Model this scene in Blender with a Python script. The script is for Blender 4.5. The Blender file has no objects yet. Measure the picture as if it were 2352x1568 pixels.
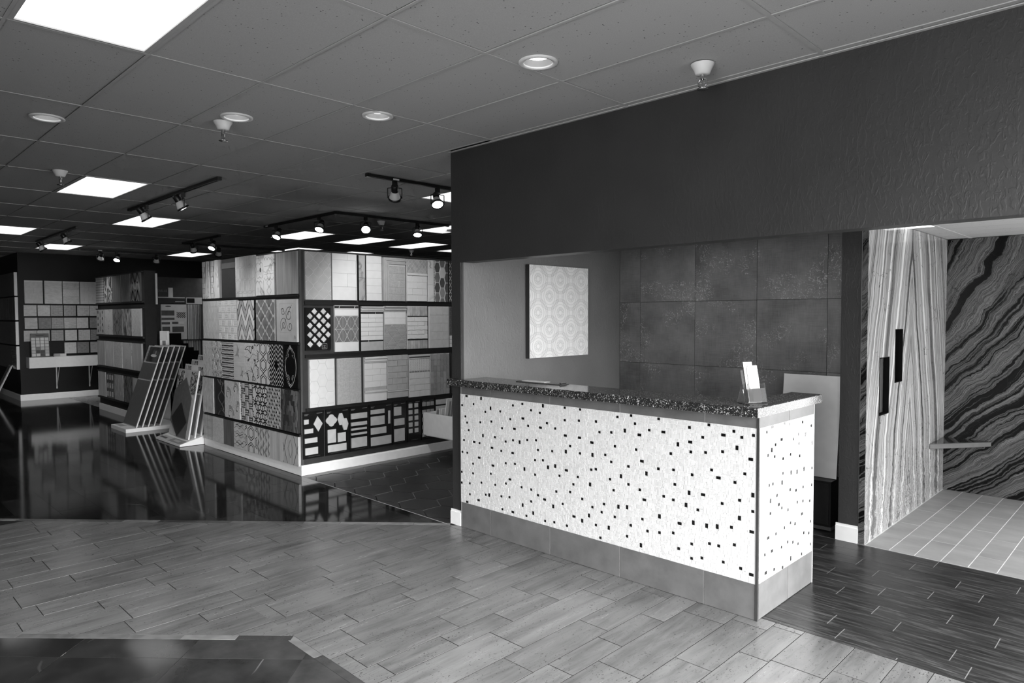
import bpy, bmesh, math, random
from mathutils import Vector, Matrix
rnd = random.Random(7)
SC = bpy.context.scene
COL = SC.collection
PI = math.pi

# ------------------------------------------------------------------ camera
CAM_LOC = Vector((1.6952, -3.7301, 1.7277)); YAW, PITCH, ROLL, FPX = 0.7771, -0.0377, -0.0034, 1579.43
_f = Vector((-math.sin(YAW), math.cos(YAW), 0)); _up = Vector((0, 0, 1)); _r = _f.cross(_up)
_f2 = _f*math.cos(PITCH) + _up*math.sin(PITCH); _u2 = _r.cross(_f2)
_r3 = _r*math.cos(ROLL) + _u2*math.sin(ROLL); _u3 = _r3.cross(_f2)
cd = bpy.data.cameras.new('camera'); cam = bpy.data.objects.new('camera', cd); COL.objects.link(cam)
m = Matrix.Identity(4)
for i in range(3):
    m[i][0] = _r3[i]; m[i][1] = _u3[i]; m[i][2] = -_f2[i]; m[i][3] = CAM_LOC[i]
cam.matrix_world = m
cd.sensor_width = 36; cd.lens = 36*FPX/2352; cd.clip_end = 200
SC.camera = cam

# ------------------------------------------------------------------ world, daylight, exposure
w = bpy.data.worlds.new('world'); SC.world = w; w.use_nodes = True
w.node_tree.nodes['Background'].inputs[0].default_value = (.8, .8, .8, 1)
w.node_tree.nodes['Background'].inputs[1].default_value = .6
def area(name, loc, rot, sx, sy, power, spread=110):
    l = bpy.data.lights.new(name, 'AREA'); l.shape = 'RECTANGLE'; l.size = sx; l.size_y = sy; l.energy = power
    l.spread = math.radians(spread); o = bpy.data.objects.new(name, l); COL.objects.link(o); o.location = loc; o.rotation_euler = rot
    return o
# daylight entering through the storefront glazing (to the right of and behind the viewpoint), plus one added side light
area('daylight_right_window', (4.10, -3.2, 1.55), (0, PI/2-.55, 0), 2.5, 6.0, 660, 84)
area('daylight_front_window', (2.2, -6.95, 1.55), (PI/2-.15, 0, 0), 2.6, 2.5, 150, 120)
area('daylight_corner_window', (2.60, 4.55, 1.20), (-PI/2+.35, 0, 0), 2.8, 2.3, 80)
area('added_side_light', (4.10, 2.2, 1.25), (0, PI/2-.35, 0), 2.1, 3.4, 75)  # extra unseen source, added to brighten the shower marble
cy = SC.cycles; cy.max_bounces = 6; cy.diffuse_bounces = 3; cy.glossy_bounces = 3; cy.transmission_bounces = 6; cy.caustics_reflective = False; cy.caustics_refractive = False; cy.use_adaptive_sampling = True; cy.adaptive_threshold = .06; cy.adaptive_min_samples = 12
SC.view_settings.view_transform = 'Standard'; SC.view_settings.look = 'None'
SC.view_settings.exposure = .12; SC.view_settings.gamma = 1; SC.view_settings.use_curve_mapping = False

# ------------------------------------------------------------------ mesh helpers
class MB:
    def __init__(s): s.v = []; s.f = []; s.smooth = set()
    def add(s, vs, fs, sm=False):
        o = len(s.v); s.v += [tuple(p) for p in vs]
        for f in fs:
            if sm: s.smooth.add(len(s.f))
            s.f.append(tuple(i+o for i in f))
        return s
    def box(s, x0, y0, z0, x1, y1, z1):
        return s.add([(x0,y0,z0),(x1,y0,z0),(x1,y1,z0),(x0,y1,z0),(x0,y0,z1),(x1,y0,z1),(x1,y1,z1),(x0,y1,z1)],
                     [(0,3,2,1),(4,5,6,7),(0,1,5,4),(1,2,6,5),(2,3,7,6),(3,0,4,7)])
    def chbox(s, x0, y0, z0, x1, y1, z1, c):          # slab with a chamfered upper rim
        a = [(x0,y0,z0),(x1,y0,z0),(x1,y1,z0),(x0,y1,z0)]; b = [(p[0],p[1],z1-c) for p in a]
        t = [(x0+c,y0+c,z1),(x1-c,y0+c,z1),(x1-c,y1-c,z1),(x0+c,y1-c,z1)]
        return s.add(a+b+t, [(0,3,2,1),(8,9,10,11)]+[(i,(i+1)%4,4+(i+1)%4,4+i) for i in range(4)]+[(4+i,4+(i+1)%4,8+(i+1)%4,8+i) for i in range(4)])
    def tube(s, p0, p1, r0, r1=None, n=10, caps=True):
        r1 = r0 if r1 is None else r1
        p0 = Vector(p0); p1 = Vector(p1); d = (p1-p0).normalized()
        a = d.orthogonal().normalized(); b = d.cross(a)
        vs = []
        for p, r in ((p0, r0), (p1, r1)):
            for i in range(n):
                t = 2*PI*i/n; vs.append(p + (a*math.cos(t)+b*math.sin(t))*r)
        s.add(vs, [(i,(i+1)%n,n+(i+1)%n,n+i) for i in range(n)], True)
        if caps: s.add(vs, [tuple(range(n-1,-1,-1)), tuple(range(n,2*n))])
        return s
    def lathe(s, prof, n=20, M=None, cap0=False, cap1=False):   # profile of (radius, z) about local z
        vs = []
        for r, z in prof:
            for i in range(n):
                t = 2*PI*i/n; p = Vector((r*math.cos(t), r*math.sin(t), z)); vs.append(M @ p if M else p)
        k = len(prof)
        s.add(vs, [(j*n+i, j*n+(i+1)%n, (j+1)*n+(i+1)%n, (j+1)*n+i) for j in range(k-1) for i in range(n)], True)
        if cap0: s.add(vs[:n], [tuple(range(n-1,-1,-1))])
        if cap1: s.add(vs[-n:], [tuple(range(n))])
        return s
    def path(s, pts, r, n=8):
        for a, b in zip(pts, pts[1:]): s.tube(a, b, r, n=n)
        return s
    def prism(s, poly, y0, y1, c=0):                  # polygon in (x,z), extruded from y0 (back) to y1 (front, smaller y)
        n = len(poly); ar = sum(poly[i][0]*poly[(i+1)%n][1]-poly[(i+1)%n][0]*poly[i][1] for i in range(n))
        if ar < 0: poly = poly[::-1]
        cx = sum(p[0] for p in poly)/n; cz = sum(p[1] for p in poly)/n
        a = [(p[0], y0, p[1]) for p in poly]
        if c:
            rr = max(1e-4, min(math.hypot(p[0]-cx, p[1]-cz) for p in poly)); k = max(.6, 1-c/rr)
            b = [(p[0], y1+c*.6, p[1]) for p in poly]; t = [(cx+(p[0]-cx)*k, y1, cz+(p[1]-cz)*k) for p in poly]
            return s.add(a+b+t, [tuple(range(2*n, 3*n))]+[(i,(i+1)%n,n+(i+1)%n,n+i) for i in range(n)]+[(n+i,n+(i+1)%n,2*n+(i+1)%n,2*n+i) for i in range(n)])
        b = [(p[0], y1, p[1]) for p in poly]
        return s.add(a+b, [tuple(range(n, 2*n)), tuple(range(n-1,-1,-1))]+[(i,(i+1)%n,n+(i+1)%n,n+i) for i in range(n)])
    def mesh(s, name, mat):
        me = bpy.data.meshes.new(name); me.from_pydata(s.v, [], s.f); me.materials.append(mat)
        if s.smooth:
            for i in s.smooth: me.polygons[i].use_smooth = True
        return me
    def build(s, name, mat, parent=None, loc=(0,0,0), rot=(0,0,0)):
        return place(name, s.mesh(name, mat), parent, loc, rot)
def place(name, me, parent=None, loc=(0,0,0), rot=(0,0,0)):
    o = bpy.data.objects.new(name, me); COL.objects.link(o); o.location = loc; o.rotation_euler = rot
    if parent is not None: o.parent = parent
    return o
def empty(name, loc=(0,0,0), rot=(0,0,0), parent=None):
    o = place(name, None, parent, loc, rot); o.empty_display_size = .1; return o
def tag(o, label=None, cat=None, group=None, kind=None):
    if label: o['label'] = label
    if cat: o['category'] = cat
    if group: o['group'] = group
    if kind: o['kind'] = kind
    return o
def clip(poly, x0, z0, x1, z1):
    for ax, val, sg in ((0,x0,1),(0,x1,-1),(1,z0,1),(1,z1,-1)):
        out = []; n = len(poly)
        for i in range(n):
            p, q = poly[i], poly[(i+1)%n]; a = (p[ax]-val)*sg; b = (q[ax]-val)*sg
            if a >= 0: out.append(p)
            if (a > 0 > b) or (a < 0 < b):
                t = a/(a-b); out.append((p[0]+(q[0]-p[0])*t, p[1]+(q[1]-p[1])*t))
        poly = out
        if len(poly) < 3: return []
    o2 = [p for i, p in enumerate(poly) if math.hypot(p[0]-poly[i-1][0], p[1]-poly[i-1][1]) > 1e-5]
    return o2 if len(o2) >= 3 else []
def clip_half(poly, px, py, nx, ny):                   # keep the side the normal (nx,ny) points to
    out = []; n = len(poly)
    for i in range(n):
        p, q = poly[i], poly[(i+1)%n]; a = (p[0]-px)*nx+(p[1]-py)*ny; b = (q[0]-px)*nx+(q[1]-py)*ny
        if a >= 0: out.append(p)
        if (a > 0 > b) or (a < 0 < b):
            t = a/(a-b); out.append((p[0]+(q[0]-p[0])*t, p[1]+(q[1]-p[1])*t))
    return out if len(out) >= 3 else []

# ------------------------------------------------------------------ materials (all node based)
class NT:
    def __init__(s, name):
        s.m = bpy.data.materials.new(name); s.m.use_nodes = True; s.t = s.m.node_tree
        s.b = s.t.nodes['Principled BSDF']
    def n(s, ty, **kw):
        nd = s.t.nodes.new('ShaderNode'+ty)
        for k, v in kw.items():
            if k.startswith('_'): setattr(nd, k[1:], v)
            else:
                key = int(k[1:]) if k[0] == 'i' and k[1:].isdigit() else k.replace('__', ' ')
                s.put(nd.inputs[key], v)
        return nd
    def put(s, inp, v):
        if isinstance(v, bpy.types.NodeSocket): s.t.links.new(v, inp)
        elif isinstance(v, bpy.types.Node): s.t.links.new(v.outputs[0], inp)
        else: inp.default_value = v
    def math(s, op, a, b=0.0, c=0.0, cl=False):
        nd = s.n('Math', _operation=op, _use_clamp=cl); s.put(nd.inputs[0], a); s.put(nd.inputs[1], b); s.put(nd.inputs[2], c); return nd.outputs[0]
    def ramp(s, fac, stops, interp='LINEAR'):
        nd = s.n('ValToRGB'); s.put(nd.inputs[0], fac); r = nd.color_ramp; r.interpolation = interp
        while len(r.elements) < len(stops): r.elements.new(.5)
        for e, (p, v) in zip(r.elements, stops): e.position = p; e.color = (v, v, v, 1)
        return nd.outputs[0]
    def coords(s, scale=(1,1,1), rot=(0,0,0), rand=0, world=True):
        base = s.n('NewGeometry').outputs['Position'] if world else s.n('TexCoord').outputs['Object']
        if rand:
            oi = s.n('ObjectInfo'); cm = s.n('CombineXYZ'); r = oi.outputs['Random']
            s.put(cm.inputs[0], s.math('MULTIPLY', r, rand)); s.put(cm.inputs[1], s.math('MULTIPLY', r, rand*1.7)); s.put(cm.inputs[2], s.math('MULTIPLY', r, rand*.6))
            va = s.n('VectorMath', _operation='ADD', i0=base, i1=cm); base = va.outputs[0]
        mp = s.n('Mapping', Vector=base); mp.inputs['Scale'].default_value = scale; mp.inputs['Rotation'].default_value = rot
        return mp.outputs[0]
    def noise(s, vec, scale, detail=4, rough=.55, dist=0):
        return s.n('TexNoise', Vector=vec, Scale=scale, Detail=detail, Roughness=rough, Distortion=dist).outputs[0]
    def mix(s, fac, a, b):
        nd = s.n('Mix', _data_type='RGBA'); s.put(nd.inputs[0], fac); s.put(nd.inputs[6], a if not isinstance(a, float) else (a,a,a,1)); s.put(nd.inputs[7], b if not isinstance(b, float) else (b,b,b,1)); return nd.outputs[2]
    def mulc(s, a, b):                                 # colour * scalar
        return s.n('VectorMath', _operation='SCALE', i0=a, Scale=b).outputs[0]
    def bump(s, h, strength, dist=.01):
        s.put(s.b.inputs['Normal'], s.n('Bump', Strength=strength, Distance=dist, Height=h).outputs[0])
    def fin(s, col=None, rough=None, spec=.5):
        if col is not None: s.put(s.b.inputs['Base Color'], col if not isinstance(col, float) else (col, col, col, 1))
        if rough is not None: s.put(s.b.inputs['Roughness'], rough)
        s.b.inputs['Specular IOR Level'].default_value = spec
        return s.m
_MC = {}
def plain(v, rough=.5, spec=.5, var=.06, scale=18, metal=0, rand=.0):
    """plain grey with a faint mottling"""
    k = ('p', v, rough, spec, var, scale, metal, rand)
    if k in _MC: return _MC[k]
    t = NT('grey_%03d' % round(v*1000)); c = t.coords(rand=5)
    nz = t.noise(c, scale, 0); col = t.ramp(nz, [(.3, v*(1-var)), (.7, min(1, v*(1+var)))])
    if rand:
        r = t.n('ObjectInfo').outputs['Random']; col = t.mulc(col, t.math('MULTIPLY_ADD', r, 2*rand, 1-rand))
    t.b.inputs['Metallic'].default_value = metal
    _MC[k] = t.fin(col, rough, spec); return _MC[k]
def streak(v0, v1, scale, stretch, rough=.5, rot=(0,0,0), contrast=.2, rand=7, detail=4, spec=.5, bump=0, dist=0):
    """grain / veining: noise stretched along one axis"""
    k = ('s', v0, v1, scale, stretch, rough, rot, contrast, detail, spec, bump, dist)
    if k in _MC: return _MC[k]
    t = NT('grain_%03d' % round(v1*1000)); c = t.coords(stretch, rot, rand); nz = t.noise(c, scale, detail, .6, dist)
    col = t.ramp(nz, [(.5-contrast, v0), (.5+contrast, v1)])
    if bump: t.bump(nz, bump, .004)
    _MC[k] = t.fin(col, rough, spec); return _MC[k]
def vein(v0, v1, scale, width=.06, rough=.2, dist=.6, rand=9, base_scale=1.5, v2=None):
    """stone with thin veins"""
    k = ('v', v0, v1, scale, width, rough, dist, base_scale, v2)
    if k in _MC: return _MC[k]
    t = NT('veined_%03d' % round(v0*1000)); c = t.coords(rand=rand)
    nz = t.noise(c, scale, 5, .55, dist); line = t.math('ABSOLUTE', t.math('SUBTRACT', nz, .5))
    fac = t.ramp(line, [(0, 1), (width, 0)])
    fac = t.math('MULTIPLY', fac, t.ramp(t.noise(c, scale*.7, 2), [(.45, 0), (.65, 1)]))
    cl = t.ramp(t.noise(c, base_scale, 6), [(.3, v0), (.7, v0*1.6 if v2 is None else v2)])
    _MC[k] = t.fin(t.mix(fac, cl, float(v1)), rough); return _MC[k]
def glow(v, name='lit_diffuser', tubes=False):
    t = NT(name)
    if tubes:                                          # brighter along the two tubes behind the lens
        y = t.n('SeparateXYZ', Vector=t.n('TexCoord').outputs['Object']).outputs[1]; d = t.math('ABSOLUTE', t.math('SUBTRACT', t.math('ABSOLUTE', y), .13))
        t.b.inputs['Emission Color'].default_value = (1,1,1,1); t.put(t.b.inputs['Emission Strength'], t.math('MULTIPLY', t.ramp(d, [(0, 1), (.14, .45)], 'EASE'), v)); return t.fin(.8, .5)
    t.b.inputs['Emission Color'].default_value = (1,1,1,1); t.b.inputs['Emission Strength'].default_value = v
    return t.fin(.8, .5)

# ------------------------------------------------------------------ surface materials
def m_paint(v, name, bump=.5, spec=.5):                         # wall paint over a hand-trowelled skim coat
    t = NT(name); c = t.coords((1, 1, .45)); n1 = t.noise(c, 40, 2, .5, .9); r = t.ramp(n1, [(.50, 0), (.60, 1)])
    n2 = t.noise(t.coords(), 120, 0); h = t.math('ADD', r, t.math('MULTIPLY', n2, .35))
    if bump > .05: t.bump(h, bump, .004)
    return t.fin(t.ramp(t.noise(t.coords(), 3, 1), [(.3, v*.93), (.7, v*1.07)]), .42, spec)
M_HEAD = m_paint(.038, 'charcoal_wall_paint', .13, .4)
M_GREYWALL = m_paint(.16, 'mid_grey_wall_paint', .22)
M_DARKWALL = m_paint(.014, 'dark_wall_paint', .04, .12)
M_TRIM = plain(.90, .35, .5, .02)
def m_ceiltile():
    t = NT('pitted_ceiling_tile'); c = t.coords(rand=3)
    vo = t.n('TexVoronoi', Vector=c, Scale=48); pit = t.ramp(vo.outputs['Distance'], [(.13, 0), (.2, 1)])
    keep = t.ramp(t.noise(c, 26, 1), [(.55, 1), (.62, 0)]); pit = t.math('MAXIMUM', pit, keep)
    n = t.noise(c, 240, 1)
    return t.fin(t.mix(pit, .10, t.ramp(n, [(.3, .51), (.7, .58)])), .9, .2)
M_CTILE = m_ceiltile(); M_TEE = plain(.52, .85, .15, .02); M_PLENUM = plain(.03, .9, .1)
def m_travertine():
    t = NT('travertine_look_plank'); r = t.n('ObjectInfo').outputs['Random']
    c = t.coords((1, .11, 1), rand=11); st = t.noise(c, 15, 5, .66, .5)
    c2 = t.coords(rand=11); cl = t.noise(c2, 2.3, 2)
    col = t.ramp(t.math('MULTIPLY_ADD', cl, .35, t.math('MULTIPLY', st, .65)), [(.36, .085), (.46, .127), (.54, .152), (.68, .185)])
    col = t.mulc(col, t.math('MULTIPLY_ADD', r, .20, .88))
    pc = t.coords((1, .55, 1), (0, 0, .5), rand=11); pit = t.ramp(t.noise(pc, 110, 2, .5, .8), [(.645, 0), (.675, 1)])
    dens = t.ramp(t.noise(c2, 5, 2), [(.38, 0), (.50, 1)]); pit = t.math('MULTIPLY', pit, dens)
    col = t.mix(t.math('MULTIPLY', pit, .9), col, .035)
    return t.fin(col, t.math('MULTIPLY_ADD', st, .16, .17), .5)
M_PLANK = m_travertine()
def m_darkwood():
    t = NT('dark_wood_look_plank'); r = t.n('ObjectInfo').outputs['Random']
    c = t.coords((.10, 1, 1), rand=9); n1 = t.noise(c, 42, 5, .72, .5)
    col = t.ramp(n1, [(.34, .007), (.52, .021), (.68, .07)]); col = t.mulc(col, t.math('MULTIPLY_ADD', r, .5, .75)); t.bump(n1, .25, .003)
    return t.fin(col, t.math('MULTIPLY_ADD', n1, .25, .20), .36)
M_DWOOD = m_darkwood()
M_SHOWERTILE = streak(.25, .36, 4.5, (.5, 1.2, 1), .45, contrast=.22)
def m_polished(v, name, vv=.35, rough=.06):
    t = NT(name); r = t.n('ObjectInfo').outputs['Random']; c = t.coords(rand=17)
    nz = t.noise(c, 1.1, 1, .3, .15); ln = t.ramp(t.math('ABSOLUTE', t.math('SUBTRACT', nz, .5)), [(0, 1), (.0035, 0)])
    ln = t.math('MULTIPLY', ln, t.ramp(t.noise(c, 1.1, 2), [(.52, 0), (.62, 1)]))
    col = t.mulc(t.ramp(t.noise(c, 5, 6), [(.3, v*.7), (.7, v*1.5)]), t.math('MULTIPLY_ADD', r, 1.2, .4))
    return t.fin(t.mix(ln, col, vv), rough, .17)
M_POL = m_polished(.014, 'polished_black_marble', .22, .08); M_INLAY = m_polished(.026, 'veined_dark_marble', .45, .10)
M_HEX = streak(.009, .022, 8, (1, 1, 1), .42); M_STRIP = plain(.13, .25, .5, .15, rand=.75)
M_BAND = streak(.105, .165, 7, (1, 1, 1), .38, contrast=.25)
def m_slab():
    t = NT('speckled_dark_quartz'); c = t.coords()
    v1 = t.n('TexVoronoi', Vector=c, Scale=150); a = t.n('SeparateColor', i0=v1.outputs['Color']).outputs[0]
    v2 = t.n('TexVoronoi', Vector=c, Scale=330); b = t.n('SeparateColor', i0=v2.outputs['Color']).outputs[1]
    s1 = t.ramp(a, [(0, .022), (.84, .03), (.88, .18), (.95, .36), (.985, .65)], 'CONSTANT'); s2 = t.ramp(b, [(0, .0), (.86, .10), (.96, .4)], 'CONSTANT')
    return t.fin(t.n('VectorMath', _operation='ADD', i0=s1, i1=s2).outputs[0], .10, .4)
M_SLAB = m_slab()
def m_fabrictile():
    t = NT('woven_print_wall_tile'); oi = t.n('ObjectInfo').outputs['Random']; c = t.coords(rand=13)
    wx = t.noise(t.coords((1, 1, .04), rand=13), 260, 2); wz = t.noise(t.coords((.04, 1, 1), rand=13), 260, 2)
    cl = t.noise(c, 3.2, 5, .6)
    col = t.ramp(t.math('ADD', t.math('MULTIPLY', cl, .6), t.math('MULTIPLY', t.math('ADD', wx, wz), .2)), [(.36, .10), (.64, .22)])
    orn = t.noise(c, 15, 1, .4, 2.2); ln = t.ramp(t.math('ABSOLUTE', t.math('SUBTRACT', orn, .5)), [(.012, 1), (.035, 0)])
    msk = t.ramp(t.noise(c, 2.6, 1), [(.50, 0), (.55, 1)]); brk = t.ramp(t.noise(c, 90, 2), [(.42, 0), (.58, 1)])
    f = t.math('MULTIPLY', t.math('MULTIPLY', ln, msk), t.math('MULTIPLY', brk, .75))
    return t.fin(t.mix(f, col, .48), .5, .35)
M_FTILE = m_fabrictile()
def m_marble(name, light):
    t = NT(name); g = t.n('NewGeometry').outputs['Position']; s = t.n('SeparateXYZ', Vector=g); X, Y, Z = s.outputs
    c = t.coords(); wob = t.noise(c, 2.2, 5, .6); wob2 = t.noise(c, 11, 4, .6)
    if light:                                          # book-matched about a vertical seam
        a = t.math('ABSOLUTE', t.math('SUBTRACT', Y, 2.88))
        cm = t.n('CombineXYZ'); t.put(cm.inputs[0], a); t.put(cm.inputs[1], Z); wob = t.noise(cm.outputs[0], 1.7, 4, .55); wob2 = t.noise(cm.outputs[0], 12, 4, .65)
        low = t.math('MULTIPLY', t.ramp(Z, [(.05, 1), (.75, 0)]), .22)
        f = t.math('ADD', t.math('MULTIPLY_ADD', Z, .27, a), t.math('MULTIPLY_ADD', wob, .14, t.math('MULTIPLY', wob2, t.math('ADD', low, .010))))
        k = 22
    else:
        f = t.math('SUBTRACT', t.math('MULTIPLY', X, .58), t.math('MULTIPLY', Z, .80))
        f = t.math('ADD', f, t.math('MULTIPLY', t.math('MULTIPLY', Z, Z), .11)); f = t.math('ADD', f, t.math('MULTIPLY', Y, -.75))
        f = t.math('ADD', f, t.math('MULTIPLY_ADD', wob, .16, t.math('MULTIPLY', wob2, .012))); k = 34
    cv = t.n('CombineXYZ'); t.put(cv.inputs[0], t.math('MULTIPLY', f, k)); t.put(cv.inputs[1], t.math('MULTIPLY', Z, .25))
    b1 = t.noise(cv.outputs[0], 1, 9, .72)
    lo = t.noise(cv.outputs[0], .42 if light else .22, 2, .5); b1 = t.math('MULTIPLY_ADD', lo, .75 if light else .5, t.math('MULTIPLY', b1, .5 if light else .8)); b1 = t.math('SUBTRACT', b1, .125 if light else .15)
    if light: col = t.ramp(b1, [(.32, .04), (.42, .16), (.48, .48), (.53, .20), (.59, .62), (.70, .80)])
    else: col = t.ramp(b1, [(.38, .002), (.47, .005), (.50, .15), (.515, .012), (.56, .20), (.585, .02), (.64, .27), (.67, .05), (.74, .5)])
    cr = t.ramp(t.math('ABSOLUTE', t.math('SUBTRACT', t.noise(c, 2.6, 3, .5, 1.0), .5)), [(0, 1), (.004, 0)])
    return t.fin(t.mix(t.math('MULTIPLY', cr, .7), col, .02), .08 if light else .4, .4 if light else .10)
M_LMARB = m_marble('light_bookmatched_marble', True); M_DMARB = m_marble('dark_wave_marble', False)
M_BLACK = plain(.012, .45, .4); M_FIX = plain(.010, .4, .5); M_WHITE = plain(.80, .45, .4, .02); M_CHROME = plain(.55, .2, .5, .02, metal=1)
M_LAMP = glow(1.7, 'troffer_lens'); M_BULB = glow(30, 'spot_lamp_lens'); M_DOWN = glow(2.6, 'downlight_lens')

ZC = 3.0577
gx = lambda i: -2.1096 + 1.2192*i
gy = lambda j: -2.4916 + .5995*j
def project(p):
    d = Vector(p)-CAM_LOC; z = d.dot(_f2)
    if z < .15: return None
    return 1176+FPX*d.dot(_r3)/z, 784-FPX*d.dot(_u3)/z, z
def inview(pts, pad=60):
    q = [project(p) for p in pts]; q = [a for a in q if a]
    if not q: return False
    return not (max(a[0] for a in q) < -pad or min(a[0] for a in q) > 2352+pad or max(a[1] for a in q) < -pad or min(a[1] for a in q) > 1568+pad)
def pxsize(pts):
    q = [project(p) for p in pts]
    if any(a is None for a in q): return 999
    return min(max(a[0] for a in q)-min(a[0] for a in q), max(a[1] for a in q)-min(a[1] for a in q))
def struct(o, label=None): return tag(o, label, None, None, 'structure')

# ------------------------------------------------------------------ floor
floor = struct(MB().box(-20, -8, -.12, 4.4, 10, -.012).build('floor', plain(.05, .6)), 'showroom floor with several laid tile areas')
def bed(x0, y0, x1, y1, mat, dz=0): MB().box(x0, y0, -.012, x1, y1, -.0035+dz).build('grout_bed', mat, floor)
def slab_mesh(poly, mat, z1=0.0, name='floor_piece', c=.0004):
    n = len(poly); ar = sum(poly[i][0]*poly[(i+1)%n][1]-poly[(i+1)%n][0]*poly[i][1] for i in range(n))
    if ar < 0: poly = poly[::-1]
    cx = sum(p[0] for p in poly)/n; cy = sum(p[1] for p in poly)/n
    mb = MB(); a = [(p[0], p[1], -.010) for p in poly]; b = [(p[0], p[1], z1-c) for p in poly]
    rr = min(math.hypot(p[0]-cx, p[1]-cy) for p in poly); k = 1-c*1.2/max(rr, .004)
    t = [(cx+(p[0]-cx)*k, cy+(p[1]-cy)*k, z1) for p in poly]
    mb.add(a+b+t, [tuple(range(2*n, 3*n))]+[(i,(i+1)%n,n+(i+1)%n,n+i) for i in range(n)]+[(n+i,n+(i+1)%n,2*n+(i+1)%n,2*n+i) for i in range(n)])
    return mb
_FC = {}
def fpiece(poly, mat, name, zj=.0006, far=None):
    if len(poly) < 3: return
    ar = abs(sum(poly[i][0]*poly[i-1][1]-poly[i-1][0]*poly[i][1] for i in range(len(poly))))/2
    if ar < .0002: return
    cx = sum(p[0] for p in poly)/len(poly); cy = sum(p[1] for p in poly)/len(poly)
    P3 = [(p[0], p[1], 0) for p in poly]
    if far is not None and (not inview(P3) or pxsize(P3) < 5):
        mb = slab_mesh(poly, mat); far.add(mb.v, mb.f); return
    rel = [(round(p[0]-cx, 3), round(p[1]-cy, 3)) for p in poly]; k = (tuple(rel), mat.name)
    if k not in _FC: _FC[k] = slab_mesh(rel, mat).mesh(name, mat)
    place(name, _FC[k], floor, (cx, cy, rnd.uniform(-zj, 0)))
# diagonal limits measured on the floor
D1 = ((-2.634, -.063), (-5.508, -2.656)); D2 = ((-1.718, -1.951), (-2.904, -3.06))
def nrm(a, b): d = math.hypot(b[0]-a[0], b[1]-a[1]); return (b[0]-a[0])/d, (b[1]-a[1])/d
d1 = nrm(*D1); n1 = (-d1[1], d1[0])                     # n1 points to +x,-y side (towards the light planks)
if n1[0] < 0: n1 = (-n1[0], -n1[1])
d2 = nrm(*D2); n2 = (-d2[1], d2[0])
if n2[0] < 0: n2 = (-n2[0], -n2[1])
Y_EDGE = -1.951; Y_FRONT = .012
bed(-6.2, -5, 3.6, .02, plain(.022, .9, .1), .0026)
def lay_light(poly):
    poly = clip_half(poly, D1[0][0]+n1[0]*.03, D1[0][1]+n1[1]*.03, *n1)
    if not poly: return
    poly = clip(poly, -9, -5, 3.5, Y_FRONT)
    if not poly: return
    wedge = clip_half(clip_half(poly, 0, Y_EDGE, 0, -1) or [(9,9)]*3, D2[0][0], D2[0][1], *n2)
    ar = abs(sum(wedge[i][0]*wedge[i-1][1]-wedge[i-1][0]*wedge[i][1] for i in range(len(wedge))))/2 if wedge else 0
    if ar < 1e-4: fpiece(poly, M_PLANK, 'plank', far=farlight); return
    a = clip_half(poly, 0, Y_EDGE, 0, 1); fpiece(a, M_PLANK, 'plank', far=farlight)
    b = clip_half(poly, 0, Y_EDGE, 0, -1); b = clip_half(b, D2[0][0], D2[0][1], -n2[0], -n2[1]) if b else []
    fpiece(b, M_PLANK, 'plank', far=farlight)
farlight = MB(); g = .0024
PH = {0: (.4, .3, .1), 1: (-.209, -.115, -.037), 2: (-.371, -.118, -.01), 3: (-.109, -.046, -.195), 4: (-.245, -.525, 0), 5: (-.05, -.114, -.188), 6: (-.47, -.416, -.144)}
for k in range(-5, 10):
    xs = .245-.617*k
    ph = PH.get(k, (rnd.random(), rnd.random(), rnd.random()))
    for x0, x1, L, o in ((xs, xs+.2565, .813, ph[0]), (xs+.2565, xs+.459, .606, ph[1]), (xs+.459, xs+.617, .4035, ph[2])):
        for q in range(-13, 6):
            y0 = o+q*L
            if y0 > .1 or y0+L < -5: continue
            lay_light([(x0+g, y0+g), (x1-g, y0+g), (x1-g, y0+L-g), (x0+g, y0+L-g)])
if farlight.f: tag(farlight.build('plank_field', M_PLANK, floor), kind='stuff')
# narrow border strip between planks and polished floor
L1 = math.hypot(D1[1][0]-D1[0][0], D1[1][1]-D1[0][1]); s = 0
def along(P, d, n, a, b, c, e):                        # rectangle from a..b along d and c..e along n
    return [(P[0]+d[0]*u+n[0]*v, P[1]+d[1]*u+n[1]*v) for u, v in ((a, c), (b, c), (b, e), (a, e))]
while s < L1+1.5:
    fpiece(along(D1[0], d1, n1, s+.001, s+.31-.001, -.032, .028), M_STRIP, 'border_strip'); s += .31
# dark inlay, laid square to its diagonal edge
bed(-4.6, -5.2, -1.0, Y_EDGE-.02, plain(.02, .7), .0006)
s = 0
while s < 3.2:
    fpiece(along(D2[0], d2, n2, s+.001, s+.299, .002, .052), M_STRIP, 'border_strip'); s += .3
s = 0
while s < 4:
    fpiece([(D2[0][0]+s+(.03 if s == 0 else .001), Y_EDGE-.05), (D2[0][0]+s+.299, Y_EDGE-.05), (D2[0][0]+s+.299, Y_EDGE-.002), (D2[0][0]+s+.001, Y_EDGE-.002)], M_STRIP, 'border_strip'); s += .3
for a in range(-3, 6):
    for b in range(0, 5):
        v0 = .054+(.20 if b > 0 else 0)+max(0, b-1)*.62; v1 = .254 if b == 0 else v0+.62
        u0 = -.13+a*.622
        pl = along(D2[0], d2, n2, u0+.001, u0+.621, v0+.001, v1-.001); pl = clip_half(pl, 0, Y_EDGE-.052, 0, -1)
        if pl: pl = clip_half(pl, D2[0][0]+n2[0]*.053, D2[0][1]+n2[1]*.053, *n2)
        if pl: fpiece(pl, M_INLAY, 'inlay_tile')
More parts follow.
